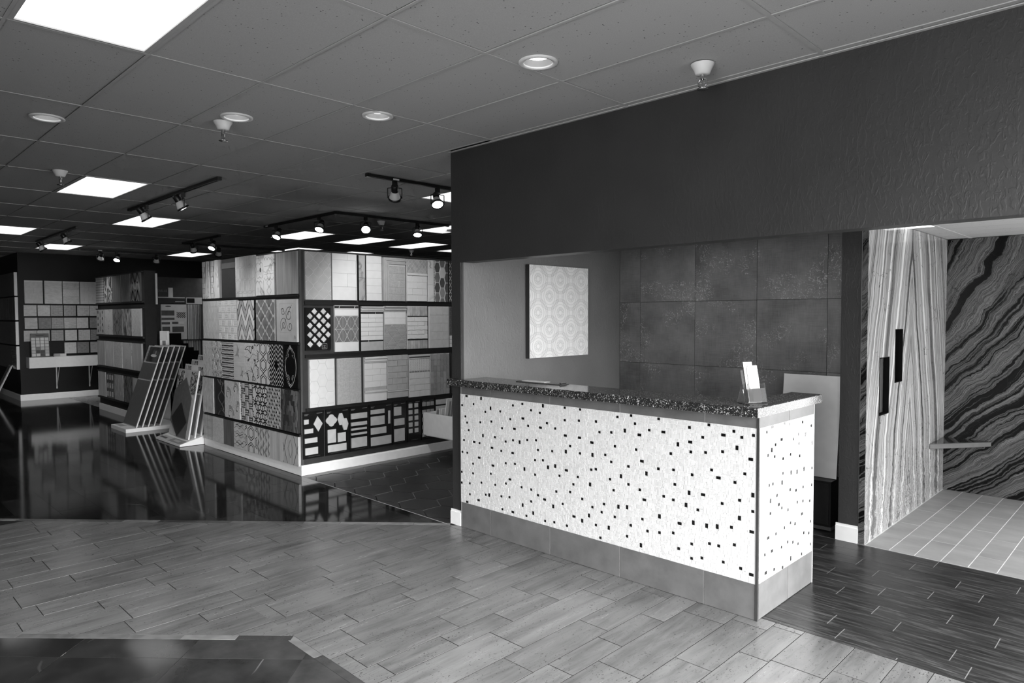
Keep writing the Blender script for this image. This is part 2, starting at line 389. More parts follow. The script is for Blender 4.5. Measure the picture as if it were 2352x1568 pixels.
# polished black tiles
farpol = MB(); bed(-19.8, -7.8, -2.66, -.085, plain(.012, .5), .0029 if False else -.0012); bed(-19.8, -.085, -7.75, 9.5, plain(.012, .5), -.0012)
r_ = 0
y = -1.95-.2967*14
while y < 4.2:
    off = rnd.choice((0, .31, .155)); x = -18.6+off
    while x < -2.6:
        pl = [(x+.0008, y+.0008), (x+.6192, y+.0008), (x+.6192, y+.2959), (x+.0008, y+.2959)]; x += .62
        pl = clip_half(pl, D1[0][0]-n1[0]*.034, D1[0][1]-n1[1]*.034, -n1[0], -n1[1])
        if not pl: continue
        if y+.2967 > -.085:
            cxm = sum(p[0] for p in pl)/len(pl)
            pl = clip(pl, -18.6, -8, -7.75 if y > -.085 else -2.66, 9) if cxm < -7.4 else clip(pl, -18.6, -8, -2.66, -.085)
            if pl and cxm > -15.3 and cxm < -13: pl = clip(pl, -20, -9, 0, .07)
        if not pl: continue
        fpiece(pl, M_POL, 'marble_tile', .0002, farpol)
    y += .2967
tag(farpol.build('marble_field', M_POL, floor), kind='stuff')
# pale tile area in front of the far wall
for i in range(4):
    for j in range(2): fpiece([(-15.4+.6*i+.002, .075+.6*j+.002), (-15.4+.6*i+.598, .075+.6*j+.002), (-15.4+.6*i+.598, .075+.6*j+.598), (-15.4+.6*i+.002, .075+.6*j+.598)], plain(.22, .25), 'floor_tile')
# hexagon slate floor beside the display, with its plain border
bed(-5.12, -.083, -2.64, 3.6, plain(.16, .7)); 
fpiece([(-5.1, -.082), (-2.66, -.082), (-2.66, -.074), (-5.1, -.074)], plain(.45, .4), 'metal_edge_trim')
for q in range(8): fpiece([(-5.10, -.07+.5*q+.001), (-5.0, -.07+.5*q+.001), (-5.0, -.07+.5*q+.499), (-5.10, -.07+.5*q+.499)], plain(.10, .35), 'border_tile')
HX, HY, HS = .3712, .3040, .2027
for a in range(-9, 8):
    for b in range(-2, 12):
        cx = -3.31+a*HX+(HX/2 if b % 2 else 0); cy = .135+b*HY
        pl = [(cx+math.sin(t*PI/3)*(HS-.0035), cy+math.cos(t*PI/3)*(HS-.0035)) for t in range(6)]
        pl = clip(pl, -4.997, -.072, -2.66, 3.5)
        if pl and inview([(p[0], p[1], 0) for p in pl]): fpiece(pl, M_HEX, 'hexagon_tile')
# dark wood-look planks at the counter end
bed(-2.5, .014, 3.6, 1.752, plain(.16, .8, .2), .0024)
JX = [.388, .293, .586, .43, .18, .373, .014, .247, .095, -.204, -.098]
for k in range(-1, 11):
    y0, y1 = .05+.1535*k, .05+.1535*(k+1)
    y0 = max(y0, .015); y1 = min(y1, 1.748)
    x = (JX[k] if k >= 0 else .1)-.592*5
    while x < 3.4:
        if x > -2.6:
            pl = [(x+.0018, y0+.0007), (x+.590, y0+.0007), (x+.590, y1-.0007), (x+.0018, y1-.0007)]
            if inview([(p[0], p[1], 0) for p in pl]): fpiece(pl, M_DWOOD, 'wood_plank')
        x += .592
# pale plank tiles in the shower mock-up
bed(-.05, 1.75, 3.6, 4.3, plain(.75, .7), .0024)
fpiece([(0, 1.750), (3.5, 1.750), (3.5, 1.756), (0, 1.756)], plain(.5, .4), 'edge_trim')
for c_ in range(0, 14):
    x0 = .007+.1635*c_; y = (1.743 if c_ % 2 else 1.557)+(.16 if c_ % 3 == 2 else 0)-.509
    while y < 4.2:
        pl = clip([(x0+.0025, y+.002), (x0+.161, y+.002), (x0+.161, y+.507), (x0+.0025, y+.507)], -.05, 1.758, 3, 4.15); y += .509
        if pl and inview([(p[0], p[1], 0) for p in pl]): fpiece(pl, M_SHOWERTILE, 'shower_floor_tile')

# ------------------------------------------------------------------ ceiling
ceiling = struct(MB().box(-20, -8, ZC+.10, 4.4, 10, ZC+.2).build('ceiling', M_PLENUM), 'suspended ceiling of pitted tiles in a metal grid')
TROFFERS = {(0,-1): 'large lit troffer nearest the viewer at top left', (-4,1): 'lit troffer left of the near track rail', (-6,3): 'lit troffer below the two-head near track rail',
  (-8,1): 'lit troffer cut off by the left picture edge', (-10,3): 'lit troffer over the far wall with the white trough', (-10,7): 'far lit troffer just left of the tile display block top',
  (-6,7): 'lit troffer under the left arm of the L-shaped track', (-6,9): 'lit troffer under the right arm of the L-shaped track', (-6,11): 'narrow lit troffer right of the two above the display',
  (-6,13): 'lit troffer sliver at charcoal pier, lowest of three there', (-4,9): 'lit troffer beside charcoal pier at end of L-shaped track', (-2,6): 'lit troffer behind the right track head by charcoal pier',
  (-8,9): 'lit troffer seen over the display block corner', (-8,11): 'small far troffer above the white subway panel'}
DOWN = [(-3.78, -2.59), (-2.88, -1.70), (-2.19, -1.05), (-.78, -1.01)]
def tile_mesh(wx, wy, hole=None):
    mb = MB(); x0, x1, y0, y1 = -wx/2, wx/2, -wy/2, wy/2
    if not hole: return mb.box(x0, y0, 0, x1, y1, .016)
    hx, hy, hr = hole; an = sorted([2*PI*i/32 for i in range(32)]+[math.atan2(yy-hy, xx-hx) % (2*PI) for xx in (x0, x1) for yy in (y0, y1)])
    inner = []; outer = []
    for t in an:
        c, s_ = math.cos(t), math.sin(t); k = min([((x1-hx)/c if c > 1e-9 else ((x0-hx)/c if c < -1e-9 else 9e9)), ((y1-hy)/s_ if s_ > 1e-9 else ((y0-hy)/s_ if s_ < -1e-9 else 9e9))])
        inner.append((hx+c*hr, hy+s_*hr)); outer.append((hx+c*k, hy+s_*k))
    n = len(an); vs = [(p[0], p[1], 0) for p in inner]+[(p[0], p[1], 0) for p in outer]+[(p[0], p[1], .016) for p in inner]+[(p[0], p[1], .016) for p in outer]
    return mb.add(vs, [(i, (i+1) % n, n+(i+1) % n, n+i) for i in range(n)]+[(2*n+i, 3*n+i, 3*n+(i+1) % n, 2*n+(i+1) % n) for i in range(n)]+[(i, 2*n+i, 2*n+(i+1) % n, (i+1) % n) for i in range(n)])
_tc = {}; farc = MB()
for i in range(-14, 5):
    for j in range(-8, 19):
        if (i, j) in TROFFERS: continue
        x0, x1, y0, y1 = gx(i), gx(i+1), gy(j), gy(j+1)
        if x1 > -2.6:
            if y1 > -.03 and x0 < -2.64: x1 = -2.64
            elif y1 > -.03: y1 = -.03
        if y1-y0 < .05 or x0 > 4: continue
        wx, wy = x1-x0-.006, y1-y0-.016; c = ((x0+x1)/2, (y0+y1)/2)
        hole = None
        for h in DOWN:
            if x0 < h[0] < x1 and y0 < h[1] < y1: hole = (h[0]-c[0], h[1]-c[1], .082)
        P3 = [(x0, y0, ZC), (x1, y0, ZC), (x1, y1, ZC), (x0, y1, ZC)]; z = ZC+.0035+rnd.uniform(0, .003)
        if not inview(P3) or pxsize(P3) < 7:
            if inview(P3, 900) or True:
                farc.box(c[0]-wx/2, c[1]-wy/2, z, c[0]+wx/2, c[1]+wy/2, z+.016)
            continue
        k = (round(wx, 3), round(wy, 3), hole)
        if k not in _tc: _tc[k] = tile_mesh(wx, wy, hole).mesh('ceiling_tile', M_CTILE)
        place('ceiling_tile', _tc[k], ceiling, (c[0], c[1], z), (rnd.uniform(-.004, .004), rnd.uniform(-.001, .001), 0))
tag(farc.build('ceiling_tile_field', M_CTILE, ceiling), kind='stuff')
for i in range(-14, 6):
    x = gx(i)
    if x > 4.2: continue
    ye = 10 if x < -2.6 else -.03
    MB().box(x-.012, -8, ZC, x+.012, ye, ZC+.003).box(x-.002, -8, ZC+.003, x+.002, ye, ZC+.035).build('grid_runner', M_TEE, ceiling)
for j in range(-9, 20):
    y = gy(j); xe = 4.2 if y < -.03 else -2.64
    MB().box(-19.5, y-.0075, ZC+.0004, xe, y+.0075, ZC+.003).box(-19.5, y-.002, ZC+.003, xe, y+.002, ZC+.035).build('grid_runner', M_TEE, ceiling)
MB().box(-2.64, -.052, ZC-.002, 4.2, -.03, ZC+.003).build('wall_angle', M_TEE, ceiling)

# ------------------------------------------------------------------ walls
struct(MB().box(-2.53, -.03, 2.16, 4.2, .10, ZC+.1).build('wall_header', M_HEAD), 'charcoal textured wall spanning above the counter opening')
struct(MB().box(-2.64, -.03, 0, -2.53, 2.3, ZC+.1).build('wall_partition', M_HEAD), 'charcoal partition wall ending in the pier left of counter')
struct(MB().box(-2.53, -.012, 0, -2.512, 2.15, 2.45).build('wall_left', M_GREYWALL), 'mid grey side wall behind the counter')
wb = struct(MB().box(-2.53, 2.15, 0, -.04, 2.3, 2.5).build('wall_back', plain(.05, .7)), 'wall of large dark woven-print tiles behind the counter')
xb = [-2.51, -2.26, -1.645, -1.035, -.43, -.045]; zb_ = [.02, .635, 1.247, 1.858, 2.46]
for a in range(5):
    for b in range(4):
        MB().prism([(xb[a]+.0018, zb_[b]+.0018), (xb[a+1]-.0018, zb_[b]+.0018), (xb[a+1]-.0018, zb_[b+1]-.0018), (xb[a]+.0018, zb_[b+1]-.0018)], 2.151, 2.140+rnd.uniform(0, .001), .0015).build('wall_tile', M_FTILE, wb)
struct(MB().box(-.19, 1.757, 0, -.045, 2.3, 2.5).build('wall_pier', M_HEAD), 'charcoal wall end between counter recess and shower')
struct(MB().box(-.046, 1.753, 0, -.043, 2.0, 2.45).build('trim_1', plain(.6, .3, metal=1)), 'thin metal edge trim beside the marble')
struct(MB().box(-.043, 1.755, 0, -.002, 1.80, 2.45).build('wall_marble_return', M_DMARB), 'narrow dark marble return at the shower edge')
# light marble wall with two real recessed niches
NICHE = [(2.05, 2.275, .945, 1.385), (2.44, 2.625, 1.175, 1.60)]
mb = MB(); ys = sorted({1.757, 4.06, *[n[0] for n in NICHE], *[n[1] for n in NICHE]}); zs = sorted({0, 2.45, *[n[2] for n in NICHE], *[n[3] for n in NICHE]})
for a in range(len(ys)-1):
    for b in range(len(zs)-1):
        cy, cz = (ys[a]+ys[a+1])/2, (zs[b]+zs[b+1])/2
        if any(n[0] < cy < n[1] and n[2] < cz < n[3] for n in NICHE): continue
        mb.add([(0, ys[a], zs[b]), (0, ys[a+1], zs[b]), (0, ys[a+1], zs[b+1]), (0, ys[a], zs[b+1])], [(0, 1, 2, 3)])
mb.add([(0, 1.757, 0), (-.03, 1.757, 0), (-.03, 1.757, 2.45), (0, 1.757, 2.45)], [(0, 3, 2, 1)])
wm = struct(mb.build('wall_shower_left', M_LMARB), 'light book-matched marble wall of the shower')
for n in NICHE:
    q = MB(); t = .006
    q.add([(-.095, n[0], n[2]), (-.095, n[1], n[2]), (-.095, n[1], n[3]), (-.095, n[0], n[3])], [(0, 1, 2, 3)])
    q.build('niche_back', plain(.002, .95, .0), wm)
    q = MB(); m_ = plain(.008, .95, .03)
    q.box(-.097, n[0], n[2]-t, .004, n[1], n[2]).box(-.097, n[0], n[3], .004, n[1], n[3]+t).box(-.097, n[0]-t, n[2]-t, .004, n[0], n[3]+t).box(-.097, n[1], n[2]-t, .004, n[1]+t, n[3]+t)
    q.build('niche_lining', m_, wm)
struct(MB().box(0, 4.06, 0, 1.05, 4.2, 2.45).build('wall_shower_back', M_DMARB), 'dark diagonally banded marble wall of the shower')
bench = tag(MB().add([(.003, 3.54, .47), (.39, 4.056, .47), (.003, 4.056, .47), (.003, 3.54, .52), (.39, 4.056, .52), (.003, 4.056, .52)], [(2, 1, 0), (3, 4, 5), (0, 1, 4, 3), (1, 2, 5, 4), (2, 0, 3, 5)]).build('corner_bench', plain(.03, .06, .6)), 'black polished triangular corner seat in the marble shower', 'bench')
MB().add([(.006, 3.536, .475), (.393, 4.052, .475), (.393, 4.052, .515), (.006, 3.536, .515)], [(0, 1, 2, 3)]).build('front_edge', plain(.11, .3), bench)
# lower ceiling over recess and shower
lc = struct(MB().box(-2.64, .10, 2.47, 4.2, 4.7, 2.55).build('ceiling_lower', M_PLENUM), 'lower tiled ceiling over recess and shower')
for a in range(-5, 7):
    for b in range(0, 15):
        x0, y0 = .19+.61*a, .10+.302*b
        if x0+.61 > 4.2 or (a in (-3,) and b == 4): continue
        if a == -1 and b == 8: continue
        MB().box(x0+.003, y0+.003, 2.455, x0+.607, y0+.299, 2.466).build('ceiling_tile', M_CTILE, lc)
for a in range(-5, 8): MB().box(.19+.61*a-.01, .1, 2.4505, .19+.61*a+.01, 4.7, 2.456).build('grid_runner', M_TEE, lc)
MB().box(-.305, -.151, 0, .305, .151, .01).build('light_lens', M_LAMP, lc, (-.115, 2.667, 2.452))
MB().box(-.605, -.151, 0, .605, .151, .007).build('light_lens', M_LAMP, lc, (-1.335, 1.459, 2.4535))
# outer shell (out of the picture, lets the daylight in only through its glazing)
W = M_DARKWALL
struct(MB().box(-20, 9.6, 0, 4.4, 9.8, ZC+.1).build('wall_far_back', W), 'far back wall of the showroom')
fw = struct(MB().box(-15.66, -.6, 0, -15.46, 9.6, ZC+.1).build('wall_far', W), 'dark far wall carrying stone samples and white trough')
struct(MB().box(-19.6, -.75, 0, -15.46, -.6, ZC+.1).build('wall_far_left', W), 'dark wall carrying mosaic panels at left edge')
struct(MB().box(-19.8, -8, 0, -19.6, 9.8, ZC+.1).build('wall_outer_left', W), 'outer wall beyond the left edge')
wr = MB()
for y0, y1 in ((-8, -6.3), (-3.25, -3.1), (-.1, .45), (3.95, 4.75)): wr.box(4.15, y0, 0, 4.35, y1, ZC+.1)
wr.box(4.15, .45, 0, 4.35, 3.95, .15).box(4.15, .45, 2.35, 4.35, 3.95, ZC+.1).box(4.15, -6.3, 0, 4.35, -.1, .25).box(4.15, -6.3, 2.8, 4.35, -.1, ZC+.1); struct(wr.build('wall_right', plain(.10, .6)), 'window wall to the right of the viewpoint')
wf = MB(); wf.box(-20, -7.2, 0, -.15, -7.0, ZC+.1).box(3.55, -7.2, 0, 4.4, -7.0, ZC+.1).box(-.15, -7.2, 0, 3.55, -7.0, .25).box(-.15, -7.2, 2.8, 3.55, -7.0, ZC+.1)
struct(wf.build('wall_front', plain(.08, .6)), 'storefront wall behind the viewpoint')
wc = MB(); wc.box(1.05, 4.6, 0, 1.5, 4.8, 2.5).box(4.0, 4.6, 0, 4.4, 4.8, 2.5).box(1.05, 4.2, 0, 1.1, 4.7, 2.5)
struct(wc.build('wall_corner', plain(.2, .6)), 'window wall beyond the shower mock-up')
# skirting
def skirt(name, x0, y0, x1, y1, h=.125, t=.015, side=(0, -1), label=None):
    mb = MB(); dx, dy = side
    for (tt, a, b) in ((t, 0, h*.86), (t*.6, h*.86, h)):
        X0, X1 = (x0, x1) if dx == 0 else ((x0-tt, x0) if dx < 0 else (x0, x0+tt)); Y0, Y1 = (y0, y1) if dy == 0 else ((y0-tt, y0) if dy < 0 else (y0, y0+tt))
        mb.box(X0, Y0, a, X1, Y1, b)
    o = mb.build(name, M_TRIM); struct(o, label); return o
skirt('baseboard_pier', -2.655, -.03, -2.53, -.03, side=(0, -1), label='white baseboard at the foot of the charcoal pier')
skirt('baseboard_shower_pier', -.205, 1.757, -.047, 1.757, h=.13, side=(0, -1), label='white baseboard at the foot of shower wall end')
skirt('baseboard_far', -15.46, -.765, -15.46, 5, side=(1, 0), label='white baseboard along the far wall')
skirt('baseboard_far_left', -19.5, -.75, -15.45, -.75, side=(0, -1), label='grey-lit baseboard at the left edge')

# ------------------------------------------------------------------ reception counter
BLK_F = "-2452,1089,25,8 -2271,1069,16,22 -2366,1023,18,16 -2499,1001,13,16 -2169,1002,18,22 -2224,970,17,16 -2060,993,18,15 -1924,1054,16,17 -1826,1074,14,16 -1737,1029,19,15 -1621,1070,17,25 -1650,1019,18,15 -1411,1077,18,17 -1273,1076,18,17 -2462,914,18,16 -1951,946,19,15 -1820,959,28,16 -2154,902,17,16 -2282,882,19,14 -2440,857,18,11 -1761,914,18,15 -1575,953,18,12 -1413,990,18,11 -1283,999,13,17 -1142,1007,18,16 -967,1062,14,17 -854,1076,13,16 -820,1031,18,17 -720,1000,17,18 -902,973,18,25 -792,964,25,17 -1009,947,13,15 -1105,944,18,12 -2421,803,18,11 -2042,861,18,12 -1903,877,28,15 -1648,909,26,16 -1504,922,14,16 -1411,885,27,16 -1278,888,27,17 -2251,778,18,22 -2116,787,14,16 -2480,715,17,21 -2359,712,26,16 -2294,713,14,14 -1996,765,18,11 -1925,787,17,11 -1854,785,18,26 -1771,806,18,10 -1689,813,20,15 -1177,862,27,16 -1360,817,18,15 -984,862,19,17 -814,861,18,12 -2152,699,26,17 -2046,693,18,20 -1930,691,26,17 -1666,743,15,16 -1530,753,14,16 -1403,768,19,24 -1271,774,18,17 -1171,780,18,25 -1056,794,18,16 -2498,618,14,15 -2441,622,13,15 -772,796,24,17 -1013,754,14,16 -2304,596,26,16 -1695,672,14,15 -1619,673,17,16 -874,746,18,13 -2373,535,18,11 -2145,563,28,17 -1999,600,18,12 -1906,604,17,12 -1806,584,18,24 -1573,633,18,25 -1505,648,19,25 -1395,639,27,17 -1180,678,17,14 -1135,687,18,11 -2507,457,16,21 -2374,459,18,16 -2171,486,17,11 -1696,561,19,16 -1459,590,14,16 -1291,610,18,18 -931,675,18,24 -738,724,17,23 -1026,639,13,16 -1961,486,24,15 -2506,369,17,17 -2413,374,18,11 -2276,406,12,14 -2117,417,17,17 -1997,443,18,12 -1334,548,17,13 -1183,572,18,25 -874,626,13,16 -1831,444,18,17 -1733,445,15,16 -992,569,17,17 -786,606,18,17 -1487,471,18,12 -1363,491,18,16 -1668,415,17,16 -2413,287,17,11 -2231,317,17,13 -2183,318,17,24 -2046,328,18,12 -1960,340,19,15 -1609,394,25,18 -1736,355,18,16 -1252,459,18,17 -750,550,28,18 -2313,252,25,16 -2453,206,24,15 -1829,305,17,24 -1522,361,18,25 -1430,398,14,16 -1166,427,18,15 -1066,460,18,12 -953,468,19,24 -882,472,18,24 -2037,234,17,17 -1930,236,26,17 -1714,273,18,25 -1784,236,18,11 -1334,329,27,18 -1200,361,18,25 -1087,398,18,12 -977,395,18,17 -1252,310,17,24 -767,420,18,17 -1598,238,14,15 -1512,242,18,12 -1398,244,17,17 -1140,310,14,16 -856,358,18,13 -1030,306,19,26 -730,358,13,17 -1095,224,18,15 -886,283,17,17 -778,254,18,25 -645,1091,17,6 -613,999,27,17 -435,1048,19,13 -306,1075,19,14 -341,1003,22,16 -210,1029,26,16 -147,1056,19,15 -101,1026,19,14 -26,1046,18,13 -509,940,20,25 -427,961,25,16 -124,963,18,24 -423,900,19,13 -561,875,15,17 -328,908,13,16 -213,929,17,17 -49,916,26,17 -646,764,16,17 -538,776,17,16 -286,810,14,16 -415,765,18,18 -237,780,28,17 -79,821,18,17 -143,767,15,17 -533,681,17,11 -434,652,17,25 -608,593,17,11 -542,591,17,17 -338,658,25,16 -456,576,19,25 -215,628,15,16 -110,668,19,17 4,713,18,25 -373,554,18,11 -15,617,17,17 -633,470,19,26 -112,561,18,24 -500,452,26,16 -405,474,18,23 -316,476,19,25 -242,482,20,24 -163,500,17,12 -30,507,26,19 -635,366,17,19 -539,381,13,17 -419,340,14,16 -298,372,14,16 -243,374,14,18 -136,402,19,17 -500,294,19,18 -415,255,17,16 -346,274,17,18 -207,289,18,17 -99,281,14,17 -9,258,26,19"
BLK_E = "131,1080,28,9 304,1076,17,16 371,1075,20,18 565,1063,19,17 706,1017,17,15 59,1059,13,14 504,991,16,15 614,975,19,24 432,968,15,15 253,988,24,16 173,976,19,16 519,931,16,11 727,910,17,23 127,946,18,22 532,857,21,15 389,878,15,11 80,918,18,14 170,902,19,16 283,878,17,16 729,743,17,15 593,759,19,23 283,786,17,12 400,772,20,27 490,759,18,24 96,745,18,16 148,750,14,14 279,728,20,23 724,635,17,15 591,651,16,13 392,668,15,13 478,651,16,15 209,672,17,16 114,652,18,24 496,569,16,11 589,555,16,11 697,536,20,15 230,605,29,16 276,578,17,13 113,582,18,16 361,546,15,15 572,487,24,17 401,465,18,15 468,443,16,11 710,402,17,14 316,452,20,14 89,442,27,16 198,441,19,16 606,351,22,15 687,335,22,15 359,352,15,13 440,336,16,15 522,304,19,15 717,261,17,16 144,356,28,18 275,346,15,13 44,351,14,14 578,221,16,11 407,237,18,22 67,246,27,16 173,238,19,14 291,213,15,9"
counter = tag(empty('reception_counter', (-1.26, .1, 0)), 'reception counter clad in white mosaic with scattered black chips and grey tile bands', 'counter')
COFF = counter.location.copy()
def cpart(mb, name, mat): return mb.build(name, mat, counter, -COFF)
YF = -.045                                              # front tile face
cpart(MB().box(-2.510, YF+.012, 0, -.012, .19, 1.158), 'front_core', plain(.12, .7))
cpart(MB().box(-.185, .19, 0, -.012, .745, 1.158), 'end_core', plain(.12, .7))
XB = [-2.512, -2.165, -1.55, -.94, -.33, -.012]; YB = [YF+.012, .372, .748]
M_GROUT_L = plain(.42, .8)
for za, zb_2 in ((.001, .206), (1.09, 1.157)): cpart(MB().box(-2.524, YF+.004, za, -.012, YF+.012, zb_2), 'band_grout', M_GROUT_L)
for za, zb_2 in ((.001, .206), (1.09, 1.157)): cpart(MB().box(-.012, YF+.012, za, -.004, .748, zb_2), 'band_grout', M_GROUT_L)
for (z0, z1) in ((.003, .205), (1.092, 1.157)):
    for a in range(5):
        cpart(MB().prism([(XB[a]+.002, z0), (XB[a+1]-.002, z0), (XB[a+1]-.002, z1), (XB[a]+.002, z1)], YF+.008, YF, .0015), 'band_tile', M_BAND)
    for a in range(2):
        mb = MB().prism([(YB[a]+.002, z0), (YB[a+1]-.002, z0), (YB[a+1]-.002, z1), (YB[a]+.002, z1)], .008, 0, .0015)
        mb.v = [(-p[1], p[0], p[2]) for p in mb.v]; cpart(mb, 'band_tile', M_BAND)
cpart(MB().box(-.011, YF-.003, 0, .004, YF+.011, 1.157), 'corner_trim', plain(.10, .3, metal=.6))
cpart(MB().box(-.011, .7445, 0, .003, .7495, 1.157), 'edge_trim', plain(.75, .3))
M_GROUT = plain(.78, .75, .3, .01); M_MOS = [plain(.70, .25, .5, .02), plain(.675, .25, .5, .02), plain(.645, .25, .5, .02)]; M_MOSB = plain(.006, .10, .5, .02)
cpart(MB().box(-2.524, YF+.0015, .206, -.011, YF+.013, 1.091), 'mosaic_grout', M_GROUT)
cpart(MB().box(-.012, YF+.011, .206, -.0015, .746, 1.091), 'mosaic_grout', M_GROUT)
U = .0098
def mosaic(u0, u1, z0, z1, blacks, front):
    nx, nz = int((u1-u0)/U), int((z1-z0)/U); occ = [[False]*nz for _ in range(nx)]; out = []
    def free(a, b, w_, h_): return a >= 0 and b >= 0 and a+w_ <= nx and b+h_ <= nz and not any(occ[i][j] for i in range(a, a+w_) for j in range(b, b+h_))
    def put(a, b, w_, h_, blk):
        for i in range(a, a+w_):
            for j in range(b, b+h_): occ[i][j] = True
        out.append((u0+a*U, z0+b*U, u0+(a+w_)*U, z0+(b+h_)*U, blk))
    for bl in blacks.split():
        x, z, w_, h_ = (int(q)/1000 for q in bl.split(','))
        cw = max(2, min(3, round((w_+.002)/U))); ch = max(2, min(3, round((h_+.003)/U)))
        a = round((x-w_/2-.001-u0)/U); b = round((z-h_/2-.001-z0)/U); a = min(max(a, 0), nx-cw); b = min(max(b, 0), nz-ch)
        if free(a, b, cw, ch): put(a, b, cw, ch, True)
    opts = [(2,2)]*6+[(3,2)]*3+[(2,3)]*5+[(3,3)]*3+[(2,4)]*2+[(2,1),(1,2)]
    for a in range(nx):
        for b in range(nz):
            if occ[a][b]: continue
            for t in range(5):
                w_, h_ = rnd.choice(opts)
                if free(a, b, w_, h_): put(a, b, w_, h_, False); break
            else:
                for w_, h_ in ((2,2),(1,2),(2,1),(1,1)):
                    if free(a, b, w_, h_): put(a, b, w_, h_, False); break
    return out
def mos_piece(mb, r, front):
    gp = .0010; x0, z0, x1, z1 = r[0]+gp, r[1]+gp, r[2]-gp, r[3]-gp; d = rnd.uniform(0, .0012); c = .0008
    tx, tz = rnd.uniform(-.0004, .0004), rnd.uniform(-.0004, .0004)
    q = [(x0, .002, z0), (x1, .002, z0), (x1, .002, z1), (x0, .002, z1)]
    f = [(x0+c, -d-.0006+tx, z0+c), (x1-c, -d-.0006+tz, z0+c), (x1-c, -d-.0006-tx, z1-c), (x0+c, -d-.0006-tz, z1-c)]
    vs = [(p[0], YF+p[1], p[2]) for p in q+f] if front else [(-p[1], p[0], p[2]) for p in q+f]
    mb.add(vs, [(4, 5, 6, 7)]+[(i, (i+1) % 4, 4+(i+1) % 4, 4+i) for i in range(4)])
rest = MB(); rest_mat = []; whites = []
for front, args in ((True, (-2.52, -.013, .208, 1.09, BLK_F)), (False, (-.030, .742, .208, 1.09, BLK_E))):
    for r in mosaic(*args, front):
        if r[4]: mb = MB(); mos_piece(mb, r, front); cpart(mb, 'mosaic_tile', M_MOSB)
        else: whites.append(((r[2]-r[0])*(r[3]-r[1])*(1+.4*r[0] if front else .5), r, front))
whites.sort(key=lambda a: -a[0])
for k, (_, r, front) in enumerate(whites):
    mi = rnd.choice((0, 0, 1, 1, 2))
    if k < 40: mb = MB(); mos_piece(mb, r, front); cpart(mb, 'mosaic_tile', M_MOS[mi])
    else: mos_piece(rest, r, front); rest_mat += [mi]*5
o = cpart(rest, 'mosaic_field', M_MOS[0]); tag(o, kind='stuff')
for q in M_MOS[1:]: o.data.materials.append(q)
o.data.polygons.foreach_set('material_index', rest_mat)
# quartz worktop, L-shaped
ws = MB(); P = [(-2.63, -.095), (.016, -.095), (.016, .84), (-.185, .84), (-.185, .235), (-2.63, .235)]; n = len(P)
b_ = .003; Pi = [(-2.63+b_, -.095+b_), (.016-b_, -.095+b_), (.016-b_, .84-b_), (-.185+b_, .84-b_), (-.185+b_, .235-b_), (-2.63+b_, .235-b_)]
z0, z1 = 1.158, 1.212
vs = [(p[0], p[1], z0) for p in P]+[(p[0], p[1], z1-b_) for p in P]+[(p[0], p[1], z1) for p in Pi]
ws.add(vs, [(5,4,3,2,1,0)]+[(i,(i+1)%n,n+(i+1)%n,n+i) for i in range(n)]+[(n+i,n+(i+1)%n,2*n+(i+1)%n,2*n+i) for i in range(n)]+[tuple(range(2*n, 3*n))])
tag(ws.build('counter_worktop', M_SLAB), 'glossy dark speckled quartz worktop along the mosaic counter', 'worktop')
# brochure holder and leaflets
bh = tag(empty('brochure_holder', (-.085, .075, 1.2125), (0, 0, math.radians(62))), 'clear acrylic brochure holder standing on the worktop corner', 'brochure holder')
def m_acryl():
    t = NT('clear_acrylic'); t.b.inputs['Transmission Weight'].default_value = .92; t.b.inputs['IOR'].default_value = 1.2; return t.fin(.95, .04, .5)
M_ACR = m_acryl()
LEAN = math.radians(14)
def leaned(name, x0, x1, z0, z1, y0, y1, mat, parent, lean=LEAN, off=0.0):
    mb = MB().box(x0, y0, z0, x1, y1, z1); c, s_ = math.cos(lean), math.sin(lean)
    mb.v = [(p[0], p[1]*c+p[2]*s_+off, p[2]*c-p[1]*s_) for p in mb.v]; return mb.build(name, mat, parent)
leaned('back_panel', -.06, .06, .004, .20, 0, .003, M_ACR, bh)
leaned('front_panel', -.058, .058, .004, .085, -.043, -.040, M_ACR, bh)
leaned('side_panel', -.06, -.057, .004, .115, -.043, 0, M_ACR, bh); leaned('side_panel', .057, .06, .004, .115, -.043, 0, M_ACR, bh)
MB().box(-.06, -.045, 0, .06, .075, .003).build('base', M_ACR, bh)
MB().add([(-.06, .035, .11), (.06, .035, .11), (.06, .075, .0), (-.06, .075, .0), (-.06, .038, .11), (.06, .038, .11), (.06, .078, 0), (-.06, .078, 0)], [(0,1,2,3),(7,6,5,4),(0,3,7,4),(1,5,6,2)]).build('rear_strut', M_ACR, bh)
leaned('card_insert', -.03, .03, .006, .083, -.0398, -.0388, M_WHITE, bh)
for k, (x, h, y) in enumerate(((-.012, .245, -.008), (.012, .222, -.018))):
    lf = empty('leaflet', bh.location, bh.rotation_euler)
    tag(lf, ('taller white leaflet at the back of the brochure holder', 'shorter white leaflet stack at the front of the brochure holder')[k], 'leaflet')
    for q in range(3 if k else 1): leaned('sheet', x-.030-.004*q, x+.030-.004*q, .006, h-.004*q, y+.0022*q-.001, y+.0022*q, M_WHITE, lf, LEAN)
# clipboard with paper on the worktop
cb = tag(empty('clipboard', (-1.80, .17, 1.2125), (0, 0, math.radians(2))), 'thin dark clipboard with white sheets lying on the worktop', 'clipboard')
MB().box(-.24, -.055, 0, .20, .055, .004).build('board', plain(.05, .4), cb)
MB().box(-.21, -.02, .0045, .02, .05, .0075).build('paper', M_WHITE, cb)
MB().box(.165, -.035, .0045, .20, .035, .006).tube((.185, -.035, .010), (.185, .035, .010), .006, n=10).build('clip', M_CHROME, cb)
